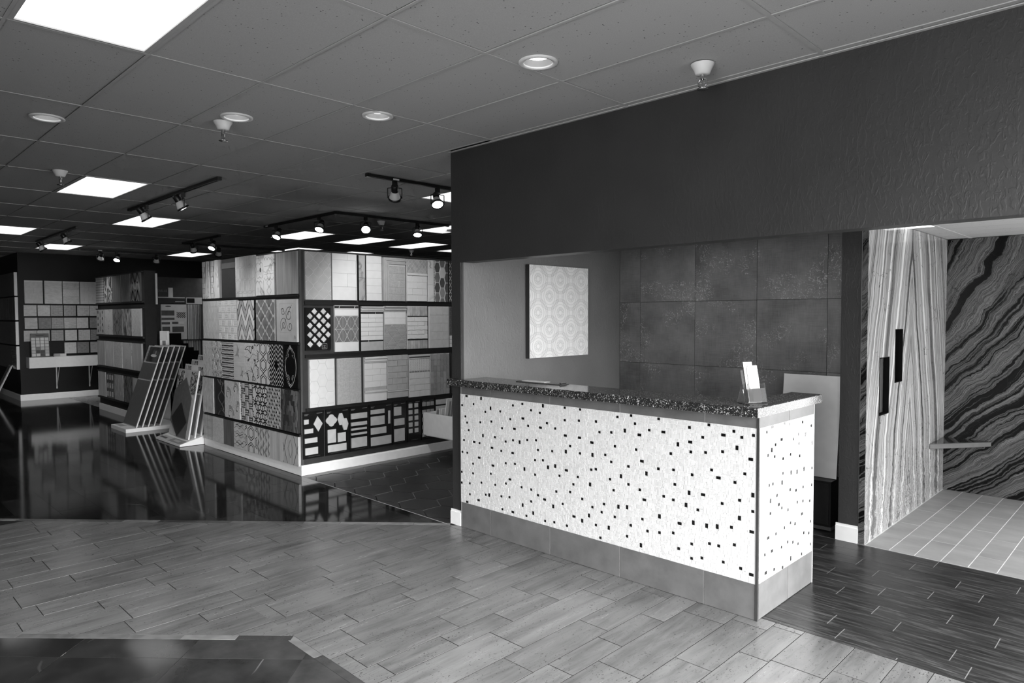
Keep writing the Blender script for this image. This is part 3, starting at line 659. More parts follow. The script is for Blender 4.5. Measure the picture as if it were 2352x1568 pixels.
# things behind the counter
cab = tag(empty('low_cabinet', (-.55, 1.98, 0)), 'low black cabinet on the floor under the leaning white panel', 'cabinet')
MB().box(-.25, -.07, .03, .25, .15, .395).build('body', M_BLACK, cab); MB().box(-.25, -.065, 0, .25, .15, .03).build('plinth', plain(.12, .4), cab); MB().box(-.235, -.078, .05, .235, -.07, .38).build('door', plain(.02, .4), cab)
lp = tag(MB().box(-.235, -.012, 0, .235, 0, .83).build('glossy_sheet', plain(.90, .18, .5, .02), None, (-.535, 2.035, .397), (-.105, 0, 0)), 'glossy white panel leaning against the dark tile wall', 'panel')
MB().box(-.2365, -.0135, 0, -.235, .0005, .83).box(.235, -.0135, 0, .2365, .0005, .83).build('edge', plain(.2, .5), lp)
# wall picture of embossed rings
pic = tag(empty('wall_panel', (-2.512, 1.135, 1.345), (0, 0, PI/2)), 'square white relief panel of overlapping rings on the grey wall', 'wall panel')
MB().box(-.415, -.045, 0, .415, 0, .835).build('box_frame', plain(.025, .5), pic)
MB().box(-.413, -.052, .002, .413, -.045, .833).build('face', plain(.80, .4, .4, .01), pic)
rg = MB(); sp = .207; VV = .258
def ring(cx, cz, r, w_, n=40, tick=0):
    for i in range(n):
        a0, a1 = 2*PI*i/n, 2*PI*(i+1)/n
        pl = [(cx+r*math.cos(a0), cz+r*math.sin(a0)), (cx+r*math.cos(a1), cz+r*math.sin(a1)), (cx+(r+w_)*math.cos(a1), cz+(r+w_)*math.sin(a1)), (cx+(r+w_)*math.cos(a0), cz+(r+w_)*math.sin(a0))]
        yield pl
def spokes(cx, cz, r0, r1, n, w_):
    for i in range(n):
        a = 2*PI*i/n; c, s_ = math.cos(a), math.sin(a); yield [(cx+r0*c-w_*s_, cz+r0*s_+w_*c), (cx+r1*c-w_*s_, cz+r1*s_+w_*c), (cx+r1*c+w_*s_, cz+r1*s_-w_*c), (cx+r0*c+w_*s_, cz+r0*s_-w_*c)]
cells = [(-.305+.305*a, .105+.302*b) for a in range(3) for b in range(3)]+[(-.1525+.305*a, .256+.302*b) for a in range(-1, 3) for b in range(-1, 3)]
for cx, cz in cells:
    parts = list(ring(cx, cz, .048, .003))+list(ring(cx, cz, .076, .003))+list(ring(cx, cz, .104, .0025))+list(ring(cx, cz, .128, .0025))+list(spokes(cx, cz, .020, .044, 16, .0022))+list(spokes(cx, cz, .107, .126, 60, .0009))
    for pl in parts:
        q = clip(pl, -.412, .003, .412, .832)
        if q: rg.prism(q, -.0515, -.0532)
tag(rg.build('ring_relief', plain(.52, .5), pic), kind='stuff')

# ------------------------------------------------------------------ ceiling fixtures
for (i, j), lab in TROFFERS.items():
    x0, x1, y0, y1 = gx(i)+.008, gx(i+1)-.008, gy(j)+.008, gy(j+1)-.008; cx, cy = (x0+x1)/2, (y0+y1)/2; hw, hd = (x1-x0)/2, (y1-y0)/2
    t = tag(empty('troffer_light', (cx, cy, ZC)), lab, 'ceiling light', 'fluorescent ceiling troffers'); f = .022
    fr = MB().box(-hw, -hd, .001, hw, -hd+f, .02).box(-hw, hd-f, .001, hw, hd, .02).box(-hw, -hd+f, .001, -hw+f, hd-f, .02).box(hw-f, -hd+f, .001, hw, hd-f, .02)
    fr.build('frame', M_TEE, t); MB().box(-hw+f, -hd+f, .008, hw-f, hd-f, .014).build('lens', M_LAMP, t)
DLAB = ['recessed downlight at far left of the ceiling', 'recessed downlight just behind the middle sprinkler', 'recessed downlight in the middle of the ceiling', 'recessed downlight nearest the charcoal header wall']
for (x, y), lab in zip(DOWN, DLAB):
    t = tag(empty('recessed_downlight', (x, y, ZC)), lab, 'downlight', 'recessed downlights')
    MB().lathe([(.078, .004), (.078, -.004), (.092, -.007), (.104, -.003), (.104, .004)], 36).build('trim_ring', M_WHITE, t)
    MB().lathe([(.079, .002), (.070, .020), (.060, .034)], 36).build('baffle', plain(.45, .6, .2), t)
    MB().lathe([(.0605, .033), (.05, .030), (.002, .026)], 28).build('lens', M_DOWN, t)
SPR = [(-3.05, -1.72, 'sprinkler hanging beside the middle downlight'), (-.18, -.37, 'sprinkler close to the charcoal header wall'), (-5.66, -2.11, 'sprinkler at left above the near left troffer'), (-6.43, 1.92, 'small sprinkler right of the facing spotlight'), (-9.54, 4.80, 'tiny far sprinkler above the display block')]
for x, y, lab in SPR:
    t = tag(empty('fire_sprinkler', (x, y, ZC)), lab, 'sprinkler', 'ceiling sprinklers')
    MB().lathe([(.062, .001), (.060, -.006), (.046, -.030), (.038, -.052), (.022, -.055)], 24, cap1=True).build('escutcheon', M_WHITE, t)
    a = MB().tube((0, 0, -.05), (0, 0, -.078), .013, n=12)
    for s_ in (-1, 1): a.path([(.010*s_, 0, -.072), (.024*s_, 0, -.088), (.022*s_, 0, -.108), (.004*s_, 0, -.124)], .0045, 6)
    a.tube((0, 0, -.078), (0, 0, -.12), .004, n=8).build('sprinkler_body', M_CHROME, t)
    a = MB().lathe([(.030, -.127), (.030, -.130), (.004, -.132)], 16, cap1=True); a.lathe([(.004, -.124), (.030, -.127)], 16).build('deflector', M_CHROME, t)
ZR = 3.028
def rail(pts, lab, sticker=None):
    t = tag(empty('track_rail', (pts[0][0], pts[0][1], ZR)), lab, 'track rail'); ox, oy = pts[0]
    for (a, b) in zip(pts, pts[1:]):
        d = nrm(a, b); L = math.hypot(b[0]-a[0], b[1]-a[1]); r = math.atan2(d[1], d[0])
        MB().box(0, -.018, 0, L, -.006, .029).box(0, .006, 0, L, .018, .029).box(0, -.006, .012, L, .006, .029).build('rail', M_FIX, t, (a[0]-ox, a[1]-oy, 0), (0, 0, r))
    for p, q in ((pts[0], pts[1]), (pts[-1], pts[-2])):
        d = nrm(p, q); r = math.atan2(d[1], d[0]); MB().box(-.012, -.020, -.002, .03, .020, .029).build('end_cap', M_FIX, t, (p[0]-ox, p[1]-oy, 0), (0, 0, r))
    if sticker:
        d = nrm(pts[0], pts[1]); r = math.atan2(d[1], d[0]); MB().box(sticker, -.0195, .004, sticker+.07, -.0183, .020).box(sticker, .0183, .004, sticker+.07, .0195, .020).build('rating_sticker', M_WHITE, t, (0, 0, 0), (0, 0, r))
    return t
rail([(-7.65, -.95), (-4.93, -.97)], 'black track rail of the near two-head spotlights')
rail([(-3.80, -.06), (-3.80, 2.1)], 'black track rail running behind the charcoal pier', .28)
rail([(-8.0, .97), (-6.05, .97), (-6.05, 2.82)], 'L-shaped black track rail above the display block', .05)
rail([(-12.63, -.95), (-9.96, -.97)], 'far left black track rail with two heads')
rail([(-13.68, -.04), (-13.68, 1.52)], 'far black track rail along the trough wall', .3)
rail([(-11.18, .97), (-9.62, .97)], 'short far track rail left of the display block'); rail([(-11.2, 1.0), (-11.2, 2.9)], 'far track rail running into the back of the room')
def aimM(p, a):
    z = -Vector(a).normalized(); q = z.to_track_quat('Z', 'Y'); M = q.to_matrix().to_4x4(); M.translation = p; return M
def spot_head(x, y, aim, lit, lab, watt=0):
    t = tag(empty('track_spotlight', (x, y, ZR)), lab, 'spotlight', 'track spotlights')
    MB().box(-.02, -.017, -.045, .02, .017, .004).tube((0, 0, -.045), (0, 0, -.065), .010, n=10).build('adapter', M_FIX, t)
    A = Vector(aim).normalized(); side = A.cross(Vector((0, 0, 1))).normalized(); P = Vector((0, 0, -.165))
    y_ = MB(); w_ = .068
    y_.path([Vector((0, 0, -.062)), side*w_+Vector((0, 0, -.070)), side*w_+P], .005, 6); y_.path([Vector((0, 0, -.062)), side*-w_+Vector((0, 0, -.070)), side*-w_+P], .005, 6); y_.build('yoke', M_FIX, t)
    M = aimM(P, aim)
    MB().lathe([(.056, -.008), (.064, -.008), (.064, .012), (.056, .012)], 24, M).build('gimbal_ring', M_FIX, t)
    MB().lathe([(.056, .0), (.054, .02), (.040, .06), (.031, .085)], 20, M).build('reflector_bulb', plain(.7, .3), t)
    MB().lathe([(.030, .075), (.034, .08), (.034, .14), (.028, .15)], 18, M, cap1=True).build('socket', M_FIX, t)
    MB().path([M @ Vector((0, 0, .148)), P+side*.01+Vector((0, 0, .10)), Vector((0, 0, -.06))], .0035, 5).build('lead_wire', M_FIX, t)
    MB().lathe([(.055, .001), (.03, -.006), (.001, -.008)], 20, M).build('lens', M_BULB if lit else plain(.6, .15), t)
    if watt:
        l = bpy.data.lights.new('spot_beam', 'SPOT'); l.energy = watt; l.spot_size = math.radians(85); l.spot_blend = .8; l.shadow_soft_size = .05
        o = bpy.data.objects.new('spot_beam', l); COL.objects.link(o); o.parent = t; o.matrix_local = aimM(P+A*.03, aim)
HEADS = [(-7.0, -.96, (.05, .55, -.83), 1, 'spotlight at the lower end of the near track rail', 40), (-5.86, -.965, (.1, .5, -.85), 1, 'spotlight at the middle of the near track rail', 40),
 (-3.80, .25, (-.58, .42, -.70), 0, 'spotlight seen from behind on the pier-side rail', 85), (-3.80, .78, (.5, -.25, -.8), 1, 'lit spotlight next to the charcoal pier', 40),
 (-7.66, .97, (.25, -.5, -.8), 1, 'leftmost lit spotlight on the L-shaped rail', 40), (-6.47, .97, (.3, -.45, -.8), 1, 'lit spotlight left of the L-shaped rail corner', 40), (-6.05, 1.41, (.62, -.45, -.62), 1, 'spotlight shining straight at the viewer', 25), (-6.05, 2.26, (.35, -.3, -.85), 1, 'rightmost lit spotlight on the L-shaped rail', 40),
 (-12.16, -.95, (.05, .55, -.83), 0, 'lower spotlight on the far left rail', 30), (-10.53, -.96, (.1, .5, -.85), 0, 'upper spotlight on the far left rail', 30),
 (-13.68, .30, (-.6, .0, -.8), 0, 'leftmost spotlight on the trough wall rail', 20), (-13.68, .59, (.45, -.35, -.8), 1, 'lit middle spotlight on the trough wall rail', 30), (-13.68, 1.33, (-.55, .1, -.8), 0, 'right spotlight on the trough wall rail', 30),
 (-10.7, .97, (-.4, .35, -.8), 0, 'dark spotlight on the short far rail', 10), (-9.94, .97, (.3, -.45, -.8), 1, 'lit spotlight on the short far rail', 10), (-11.2, 1.6, (-.5, .1, -.8), 0, 'dim spotlight on the far back rail', 20)]
for h in HEADS: spot_head(*h)

# ------------------------------------------------------------------ sample board toolkit (local x along the board, z up, front towards -y)
class Panel:
    def __init__(s, label, x, y, z, rotz, w, h, t=.02, mat=None, group=None, name='sample_board', cat='tile sample', lean=0):
        s.w, s.h, s.t = w, h, t; s.cache = {}
        s.o = tag(MB().box(-w/2, -t, 0, w/2, 0, h).build(name, mat, None, (x, y, z), (-lean, 0, rotz)), label, cat, group)
    def piece(s, poly, mat, d=.004, name='tile', rect=None, c=.0012):
        r = rect or (-s.w/2, 0, s.w/2, s.h); poly = clip(poly, *r)
        if not poly: return
        n = len(poly); ar = abs(sum(poly[i][0]*poly[i-1][1]-poly[i-1][0]*poly[i][1] for i in range(n)))/2
        if ar < 2e-5: return
        cx = sum(p[0] for p in poly)/n; cz = sum(p[1] for p in poly)/n
        k = (tuple((round(p[0]-cx, 4), round(p[1]-cz, 4)) for p in poly), mat.name, d)
        if k not in s.cache: s.cache[k] = MB().prism([(p[0]-cx, p[1]-cz) for p in poly], 0, -d, c).mesh(name, mat)
        return place(name, s.cache[k], s.o, (cx, -s.t, cz))
    def group(s, polys, mat, d=.003, name='inlay', rect=None, stuff=True, y0=0):
        r = rect or (-s.w/2, 0, s.w/2, s.h); mb = MB()
        for p in polys:
            q = clip(p, *r)
            if q: mb.prism(q, -s.t-y0+.0002, -s.t-y0-d)
        if not mb.f: return
        o = mb.build(name, mat, s.o)
        if stuff: o['kind'] = 'stuff'
        return o
    def lines(s, plines, wd, mat, d=.0012, name='inlay_lines', rect=None, y0=0):
        polys = []
        for pl in plines:
            for a, b in zip(pl, pl[1:]):
                L = math.hypot(b[0]-a[0], b[1]-a[1])
                if L < 1e-6: continue
                ux, uz = (b[0]-a[0])/L, (b[1]-a[1])/L; e = wd*.35; px, pz = -uz*wd/2, ux*wd/2
                polys.append([(a[0]-ux*e+px, a[1]-uz*e+pz), (a[0]-ux*e-px, a[1]-uz*e-pz), (b[0]+ux*e-px, b[1]+uz*e-pz), (b[0]+ux*e+px, b[1]+uz*e+pz)])
        return s.group(polys, mat, d, name, rect, y0=y0)
    def full(s): return (-s.w/2, 0, s.w/2, s.h)
    def grid(s, rect, bw, bh, mat, gap=.003, off=.5, d=.004, vertical=False, stuff=False, jit=0, name='tile'):
        x0, z0, x1, z1 = rect; acc = []; k = 0
        if not vertical:
            z = z0
            while z < z1-1e-4:
                x = x0-(bw*off if k % 2 else 0)
                while x < x1-1e-4: acc.append((x, z, x+bw, min(z+bh, z1))); x += bw
                z += bh; k += 1
        else:
            x = x0
            while x < x1-1e-4:
                z = z0-(bh*off if k % 2 else 0)
                while z < z1-1e-4: acc.append((x, z, min(x+bw, x1), z+bh)); z += bh
                x += bw; k += 1
        polys = []
        for a in acc:
            q = clip([(a[0], a[1]), (a[2], a[1]), (a[2], a[3]), (a[0], a[3])], *rect)
            if q:
                xs = [p[0] for p in q]; zs = [p[1] for p in q]; X0, X1, Z0, Z1 = min(xs)+gap/2, max(xs)-gap/2, min(zs)+gap/2, max(zs)-gap/2
                if X1-X0 > .004 and Z1-Z0 > .004: polys.append([(X0, Z0), (X1, Z0), (X1, Z1), (X0, Z1)])
        mats = mat if isinstance(mat, (list, tuple)) else [mat]
        if stuff: s.group(polys, mats[0], d, 'tile_field', rect)
        else:
            for p in polys: s.piece(p, rnd.choice(mats), d+rnd.uniform(0, jit), name, rect)
def rectp(x0, z0, x1, z1): return [(x0, z0), (x1, z0), (x1, z1), (x0, z1)]
def ell(cx, cz, a, b, n=14, rot=0): return [(cx+a*math.cos(t)*math.cos(rot)-b*math.sin(t)*math.sin(rot), cz+a*math.cos(t)*math.sin(rot)+b*math.sin(t)*math.cos(rot)) for t in [2*PI*i/n for i in range(n)]]
def hexp(cx, cz, a, b, pointy=True):                   # half width a, half height b
    return [(cx, cz+b), (cx+a, cz+b/2), (cx+a, cz-b/2), (cx, cz-b), (cx-a, cz-b/2), (cx-a, cz+b/2)] if pointy else [(cx+a, cz), (cx+a/2, cz+b), (cx-a/2, cz+b), (cx-a, cz), (cx-a/2, cz-b), (cx+a/2, cz-b)]
def quatre(cx, cz, a, b, n=24):                         # lantern / quatrefoil outline
    out = []
    for i in range(n):
        t = 2*PI*i/n; r = .84+.16*math.cos(4*t); out.append((cx+a*r*math.cos(t), cz+b*r*math.sin(t)))
    return out
def closed(p): return p+[p[0]]
W1, W2, W3 = plain(.72, .2, .5, .02), plain(.63, .25, .5, .03), plain(.54, .3, .5, .04)
G1, G2, G3, G4 = plain(.44, .3, .5, .05), plain(.30, .3, .5, .06), plain(.18, .3, .5, .08), plain(.09, .35, .5, .1)
K1, K2 = plain(.008, .3, .5), plain(.03, .4, .5)
MARB = vein(.66, .28, 3.0, .05, .2, .8, v2=.78); MARBD = vein(.34, .15, 3.5, .06, .25, .8, v2=.46)
WOODP = streak(.36, .56, 24, (1, 1, .08), .45, contrast=.18); WOODM = streak(.22, .36, 26, (1, 1, .06), .5, contrast=.2); WOODD = streak(.07, .18, 26, (1, 1, .07), .5, contrast=.2)
STONE = streak(.40, .62, 30, (1, 1, .5), .6, contrast=.16, bump=.4); SPECK = streak(.46, .62, 40, (1, 1, 1), .5, contrast=.15); PALE = streak(.48, .66, 7, (1, 1, .6), .4, contrast=.22)

# ------------------------------------------------------------------ main display block
FY, FX = -.05, -5.125                                  # face planes
disp = tag(empty('tile_display_block', (-6.42, 1.2, 0)), 'large dark display block holding tile sample boards on two faces', 'display')
DO = -disp.location
MBODY = plain(.040, .6, .2, .05)
MB().box(-7.70, FY, .0, FX, 3.1, 2.45).build('body', MBODY, disp, DO)
MB().box(-7.72, FY-.016, 0, FX+.016, FY, .095).box(-7.72, FY-.010, .095, FX+.010, FY, .11).box(FX, FY, 0, FX+.016, 3.1, .095).box(FX, FY, .095, FX+.010, 3.1, .11).build('baseboard', M_TRIM, disp, DO)
for z in (1.955, 1.430, .930, .438): MB().box(-7.70, FY-.028, z-.014, FX+.004, FY, z+.008).build('ledge', M_BLACK, disp, DO)
for z in (1.875, 1.295, .71): MB().box(FX, .0, z-.022, FX+.018, 3.05, z+.015).build('ledge', M_BLACK, disp, DO)
MB().box(-7.10, FY-.006, 2.33, -6.68, FY, 2.40).build('hanging_rail', plain(.10, .4), disp, DO)
MB().box(FX-.004, FY-.004, .11, FX+.004, FY+.02, 2.45).build('corner_bead', plain(.07, .4), disp, DO)
def LP(label, x0, x1, z0, z1, t, mat): return Panel(label, (x0+x1)/2, FY, z0, 0, x1-x0-.002, z1-z0, t, mat, 'sample boards on the left display face')
def RP(label, y0, y1, z0, z1, t, mat): return Panel(label, FX, (y0+y1)/2, z0, PI/2, y1-y0-.002, z1-z0, t, mat, 'sample boards on the right display face')
# --- left face, row 1
p = LP('white marble board of woven arrow strips, top left of left display face', -7.68, -7.12, 1.96, 2.45, .022, G2)
for a in range(-1, 3):
    for b in range(-1, 8):
        x = -.28+a*.28; z = b*.07
        p.piece([(x, z), (x+.08, z), (x+.08, z+.066), (x, z+.066)], MARB) if b % 2 == 0 else p.piece([(x, z), (x+.06, z), (x+.06, z+.066), (x, z+.066)], MARB)
    x = -.28+a*.28
    p.piece([(x+.085, 0), (x+.115, 0), (x+.165, .5), (x+.135, .5)], MARB, .006); p.piece([(x+.225, 0), (x+.255, 0), (x+.205, .5), (x+.175, .5)], MARB, .006)
    p.piece([(x+.12, 0), (x+.22, 0), (x+.17, .46)], MARB)
p = LP('white board with grey linked oval tracery, right of the empty slot', -6.665, -6.14, 1.96, 2.45, .022, PALE)
L = []
for a in range(-2, 4):
    for b in range(0, 4):
        cx, cz = a*.13, .06+b*.15
        L += [closed(ell(cx, cz, .052, .016, 16)), closed(ell(cx, cz+.075, .018, .048, 16))]
    L.append([(a*.13+.065, 0), (a*.13+.065, .5)])
p.lines(L, .0045, G1)
p = LP('white puzzle-cut board with one dark oval, left of the grey wood board', -6.12, -5.66, 1.97, 2.43, .022, MARB)
def scal(x0, x1, z, n, amp): return [(x0+(x1-x0)*i/24, z+amp*abs(math.sin(n*PI*i/24))) for i in range(25)]
p.lines([scal(-.2, -.04, .36, 2, .02), scal(-.2, -.04, .22, 2, -.02), [(-.2, .36), (-.21, .29), (-.2, .22)], [(-.04, .36), (-.03, .29), (-.04, .22)], [(0, .33), (.22, .335)], [(0, .24), (.22, .245)], scal(0, .22, .40, 3, .03), scal(0, .22, .20, 3, -.03), [(-.02, 0), (-.02, .17)], scal(-.22, -.06, .14, 2, .03), [(-.23, .43), (-.12, .43), (-.12, .40)], [(.0, .43), (.0, .40)]], .004, G2)
p.piece(ell(-.10, .295, .017, .026), G4, .003, 'oval_inset')
for q in range(3): p.lines([closed(quatre(.11, .05+.09*q, .05, .055))], .0035, G2)
p = LP('plain grey vertical wood-grain board at the upper right corner', -5.61, -5.14, 1.97, 2.43, .022, WOODM)
# row 2
p = LP('pale board with faint triangle lines, second row far left', -7.68, -7.17, 1.435, 1.93, .024, PALE)
p.lines([[(-.26+a*.1, 0), (-.26+a*.1+.25*s_, .5)] for a in range(-3, 9) for s_ in (-1, 1)]+[[(-.26, z), (.26, z)] for z in (.08, .25, .42)], .0022, G1)
p = LP('white raised basketweave board, second row beside the chevron', -7.17, -6.64, 1.435, 1.93, .024, W2)
for a in range(-3, 3):
    for b in range(0, 6):
        x, z = a*.09, b*.085
        if (a+b) % 2: 
            for q in range(3): p.piece(rectp(x+.004+q*.029, z+.004, x+.026+q*.029, z+.081), W1, .004)
        else:
            for q in range(3): p.piece(rectp(x+.004, z+.004+q*.027, x+.086, z+.025+q*.027), W1, .004)
p = LP('bold grey and white chevron board outlined in black', -6.63, -6.17, 1.445, 1.92, .022, K1)
pw, am = .215, .19
for k in range(-4, 10):
    z = -.25+k*.122
    for a in range(-3, 4):
        for s_ in (0, 1):
            xa, xb_ = a*pw+s_*pw/2, a*pw+s_*pw/2+pw/2; za, zb2 = (z, z+am) if s_ == 0 else (z+am, z)
            p.piece([(xa, za+.012), (xb_, zb2+.012), (xb_, zb2+.100), (xa, za+.100)], W2 if k % 2 else MARBD, .004)
p = LP('board of dark quatrefoil shapes on pale lattice', -6.12, -5.66, 1.45, 1.92, .022, W3)
for b in range(-1, 7):
    for a in range(-2, 3): p.piece(quatre(a*.20+(.10 if b % 2 else 0), .03+b*.085, .073, .074), streak(.13, .26, 9, (1, 1, 1), .4), .004, 'quatrefoil')
p = LP('pale board with carved scroll ornament, second row right corner', -5.61, -5.15, 1.45, 1.915, .024, W3)
L = [closed([(-.15, .10), (.10, .10), (.15, .16), (.15, .42), (-.15, .42)])]
def spiral(cx, cz, r, tr, ph, n=26): return [(cx+r*(1-i/n*.8)*math.cos(ph+tr*2*PI*i/n), cz+r*(1-i/n*.8)*math.sin(ph+tr*2*PI*i/n)) for i in range(n+1)]
p.lines(L, .003, G1); p.lines([spiral(.06, .30, .085, 1.4, 1), spiral(-.06, .19, .085, -1.4, 4), spiral(.08, .17, .06, 1.2, 3), spiral(-.08, .34, .05, -1.2, 0), [(-.12, .12), (-.04, .2), (.02, .3), (.12, .4)]], .009, G2)
p.piece(ell(.19, .05, .015, .022), G2, .002, 'oval_inset')
# row 3 : eight narrow boards with white edges
E3 = [-7.70, -7.40, -7.08, -6.74, -6.43, -6.10, -5.78, -5.46, -5.135]
def R3(i, label, mat): return LP(label, E3[i], E3[i+1], .945, 1.41, .03, mat)
p = R3(0, 'faded paisley board, third row far left', SPECK); p.lines([closed(ell(x, z, .05, .07, 14, .4)) for x, z in ((-.06, .08), (.06, .2), (-.05, .33), (.08, .42), (.1, .03))]+[spiral(x, z, .04, 1.2, 0) for x, z in ((-.06, .08), (.06, .2), (-.05, .33))], .006, G1)
p = R3(1, 'flower lattice board with dark petals, third row', W3)
for b in range(-1, 4):
    for a in (-1, 0, 1):
        cx, cz = a*.16+(.08 if b % 2 else 0), .08+b*.15
        for q in range(6):
            t = q*PI/3+.26; p.piece(ell(cx+.055*math.cos(t), cz+.055*math.sin(t), .038, .013, 10, t), G2 if q % 2 else W2, .002, 'petal')
        p.lines([closed(hexp(cx, cz, .028, .034))], .005, K2)
for b in range(0, 4):
    for a in (-1, 0, 1): p.piece([(a*.16-.04, b*.15), (a*.16, b*.15+.012), (a*.16-.004, b*.15+.055)], G3, .002, 'petal')
p = R3(2, 'board of small black and white horseshoe motifs', W2)
p.group([q for a in range(-4, 5) for b in range(0, 9) for q in ring(a*.04, .03+b*.054, .009, .011, 12)][::1], K1, .002, 'horseshoe_field')
p.group([rectp(-.17, .018+b*.054, .17, .027+b*.054) for b in range(0, 9)], W2, .003, 'pale_bars')
p = R3(3, 'plain pale board with two grey flying birds', streak(.46, .58, 40, (.1, 1, 1), .5, contrast=.2))
BIRD = [(0, .0), (.03, .05), (.035, .1), (.018, .06), (.0, .045), (-.012, .09), (-.03, .125), (-.028, .07), (-.03, .03), (-.06, -.01), (-.09, -.03), (-.04, -.025), (.0, -.03), (.03, -.06), (.02, -.02)]
for cx, cz, k in ((-.02, .33, 1), (.09, .08, .75)): p.piece([(cx+q[0]*k, cz+q[1]*k) for q in BIRD], G2, .002, 'bird_motif', c=0)
p = R3(4, 'white board with broken dark crackle veins', SPECK)
vr = random.Random(3); V = [(vr.uniform(-.16, .16), vr.uniform(0, .46)) for _ in range(34)]
p.lines([[a, ((a[0]+b[0])/2+vr.uniform(-.015, .015), (a[1]+b[1])/2+vr.uniform(-.015, .015)), b] for i, a in enumerate(V) for b in sorted(V, key=lambda q: math.hypot(q[0]-a[0], q[1]-a[1]))[1:3]], .0055, K2)
p.lines([[(-.16, .1), (-.05, .14), (.03, .12), (.1, .2), (.16, .22)], [(-.16, .3), (-.02, .28), (.06, .34), (.16, .32)]], .008, G2)
def hexlines(p, w_, h_, pz=.19):
    L = []
    for a in (-1, 0, 1):
        for b in range(-1, 4):
            cx, cz = a*.195, .03+b*pz+(0 if a == 0 else pz/2)
            L += [closed(hexp(cx, cz, .082, .092)), closed(hexp(cx, cz, .055, .062))]
    p.lines(L, .0085, K1)
p = R3(5, 'white board with black double-outlined hexagons, third row', W2); hexlines(p, 0, 0)
p = R3(6, 'black and white zigzag board, third row', W2)
p.lines([[(-.18+i*.045, .02+b*.05+(.06 if i % 2 else 0)) for i in range(9)] for b in range(-2, 10)], .018, K1)
p.piece(ell(0, .24, .035, .05), K1, .003, 'medallion', c=0)
p = R3(7, 'black board with white damask ogee frame', K1)
L = [[(s_*(.115*math.sin(PI*i/24)**.7+.004), .02+.42*i/24) for i in range(25)] for s_ in (-1, 1)]
p.lines(L, .024, W3, .002, 'damask_scroll'); p.lines([spiral(s_*.06, z, .035, 1.1*s_*u, 1.57) for s_ in (-1, 1) for z, u in ((.10, 1), (.36, -1))], .013, W3, .002, 'damask_scroll')
p.piece(ell(0, .445, .012, .02, 10), W3, .002, 'damask_tip'); p.piece(ell(0, .02, .012, .02, 10), W3, .002, 'damask_tip')
# row 4
E4 = [-7.70, -7.35, -7.0, -6.56, -6.20, -5.855, -5.52, -5.15]
def R4(i, label, mat, t=.032): return LP(label, E4[i], E4[i+1], .46, .92, t, mat)
R4(0, 'rough pale stone board, fourth row far left', STONE, .04)
p = R4(1, 'near-black board with pale ogee ribbons', K2); p.lines([[(s_*(.05+.06*math.cos(4*PI*i/30))+.06, .46*i/30) for i in range(31)] for s_ in (-1, 1)], .016, G3, .002); p.lines([spiral(.06, .08, .05, 1, 0), spiral(.06, .42, .05, 1, 2)], .014, G2, .002)
p = R4(2, 'pale board with large scrolling fans', SPECK, .042)
for cx, cz, r in ((-.12, .28, .11), (.10, .36, .10), (-.06, .04, .12), (.16, .12, .11)): p.lines([spiral(cx, cz, r, .8, -.6), spiral(cx, cz, r*.7, .8, -.6)], .009, G1); p.piece([(cx+r*math.cos(t), cz+r*math.sin(t)) for t in [.2*i for i in range(10)]]+[(cx+r*.7*math.cos(t), cz+r*.7*math.sin(t)) for t in [.2*i for i in range(9, -1, -1)]], G2, .0015, 'fan_motif', c=0)
p = R4(3, 'dark interlaced fret board with pale lines', G4)
L = []
for a in range(-2, 3):
    for b in range(0, 6):
        x, z = a*.1, b*.085; L += [[(x-.045, z+.01), (x+.045, z+.01)], [(x-.045, z+.035), (x+.02, z+.035)]] if (a+b) % 2 else [[(x-.03, z-.02), (x-.03, z+.07)], [(x, z-.02), (x, z+.07)], [(x+.03, z-.02), (x+.03, z+.07)]]
p.lines(L, .010, W3, .003)
p = R4(4, 'pale board of black petal circles', W2)
for b in range(-1, 5):
    for a in (-1, 0, 1):
        cx, cz = a*.115+(.057 if b % 2 else 0), .05+b*.1
        for q in range(6): t = q*PI/3+.52; p.piece(ell(cx+.034*math.cos(t), cz+.034*math.sin(t), .030, .0085, 8, t), K1, .0015, 'petal', c=0)
p = R4(5, 'grey board of small curved triangles', G1)
p.group([[(x, z), (x+.036*s_, z+.012), (x+.014*s_, z+.042)] for a in range(-5, 6) for b in range(0, 11) for x, z, s_ in ((a*.04, b*.042, 1 if (a+b) % 2 else -1),)], G2, .003, 'triangle_field')
p.group([[(x+.004, z+.006), (x+.02, z+.01), (x+.01, z+.03)] for a in range(-5, 6) for b in range(0, 11) if (a*3+b) % 4 == 0 for x, z in ((a*.04, b*.042),)], K2, .0035, 'triangle_field')
p = R4(6, 'dark board of wavy vertical glass strips', K2)
for a in range(-4, 4):
    for b in range(0, 5):
        z0, z1 = b*.115-(.05 if a % 2 else 0), b*.115+.111-(.05 if a % 2 else 0); n = 6; f = lambda z: .012*math.sin(z*28+a*.8)
        zs = [z0+(z1-z0)*i/n for i in range(n+1)]; p.piece([(a*.046+.003+f(z), z) for z in zs]+[(a*.046+.043+f(z), z) for z in zs[::-1]], rnd.choice((G4, plain(.05, .2), G3)), .004, 'glass_strip', c=0)
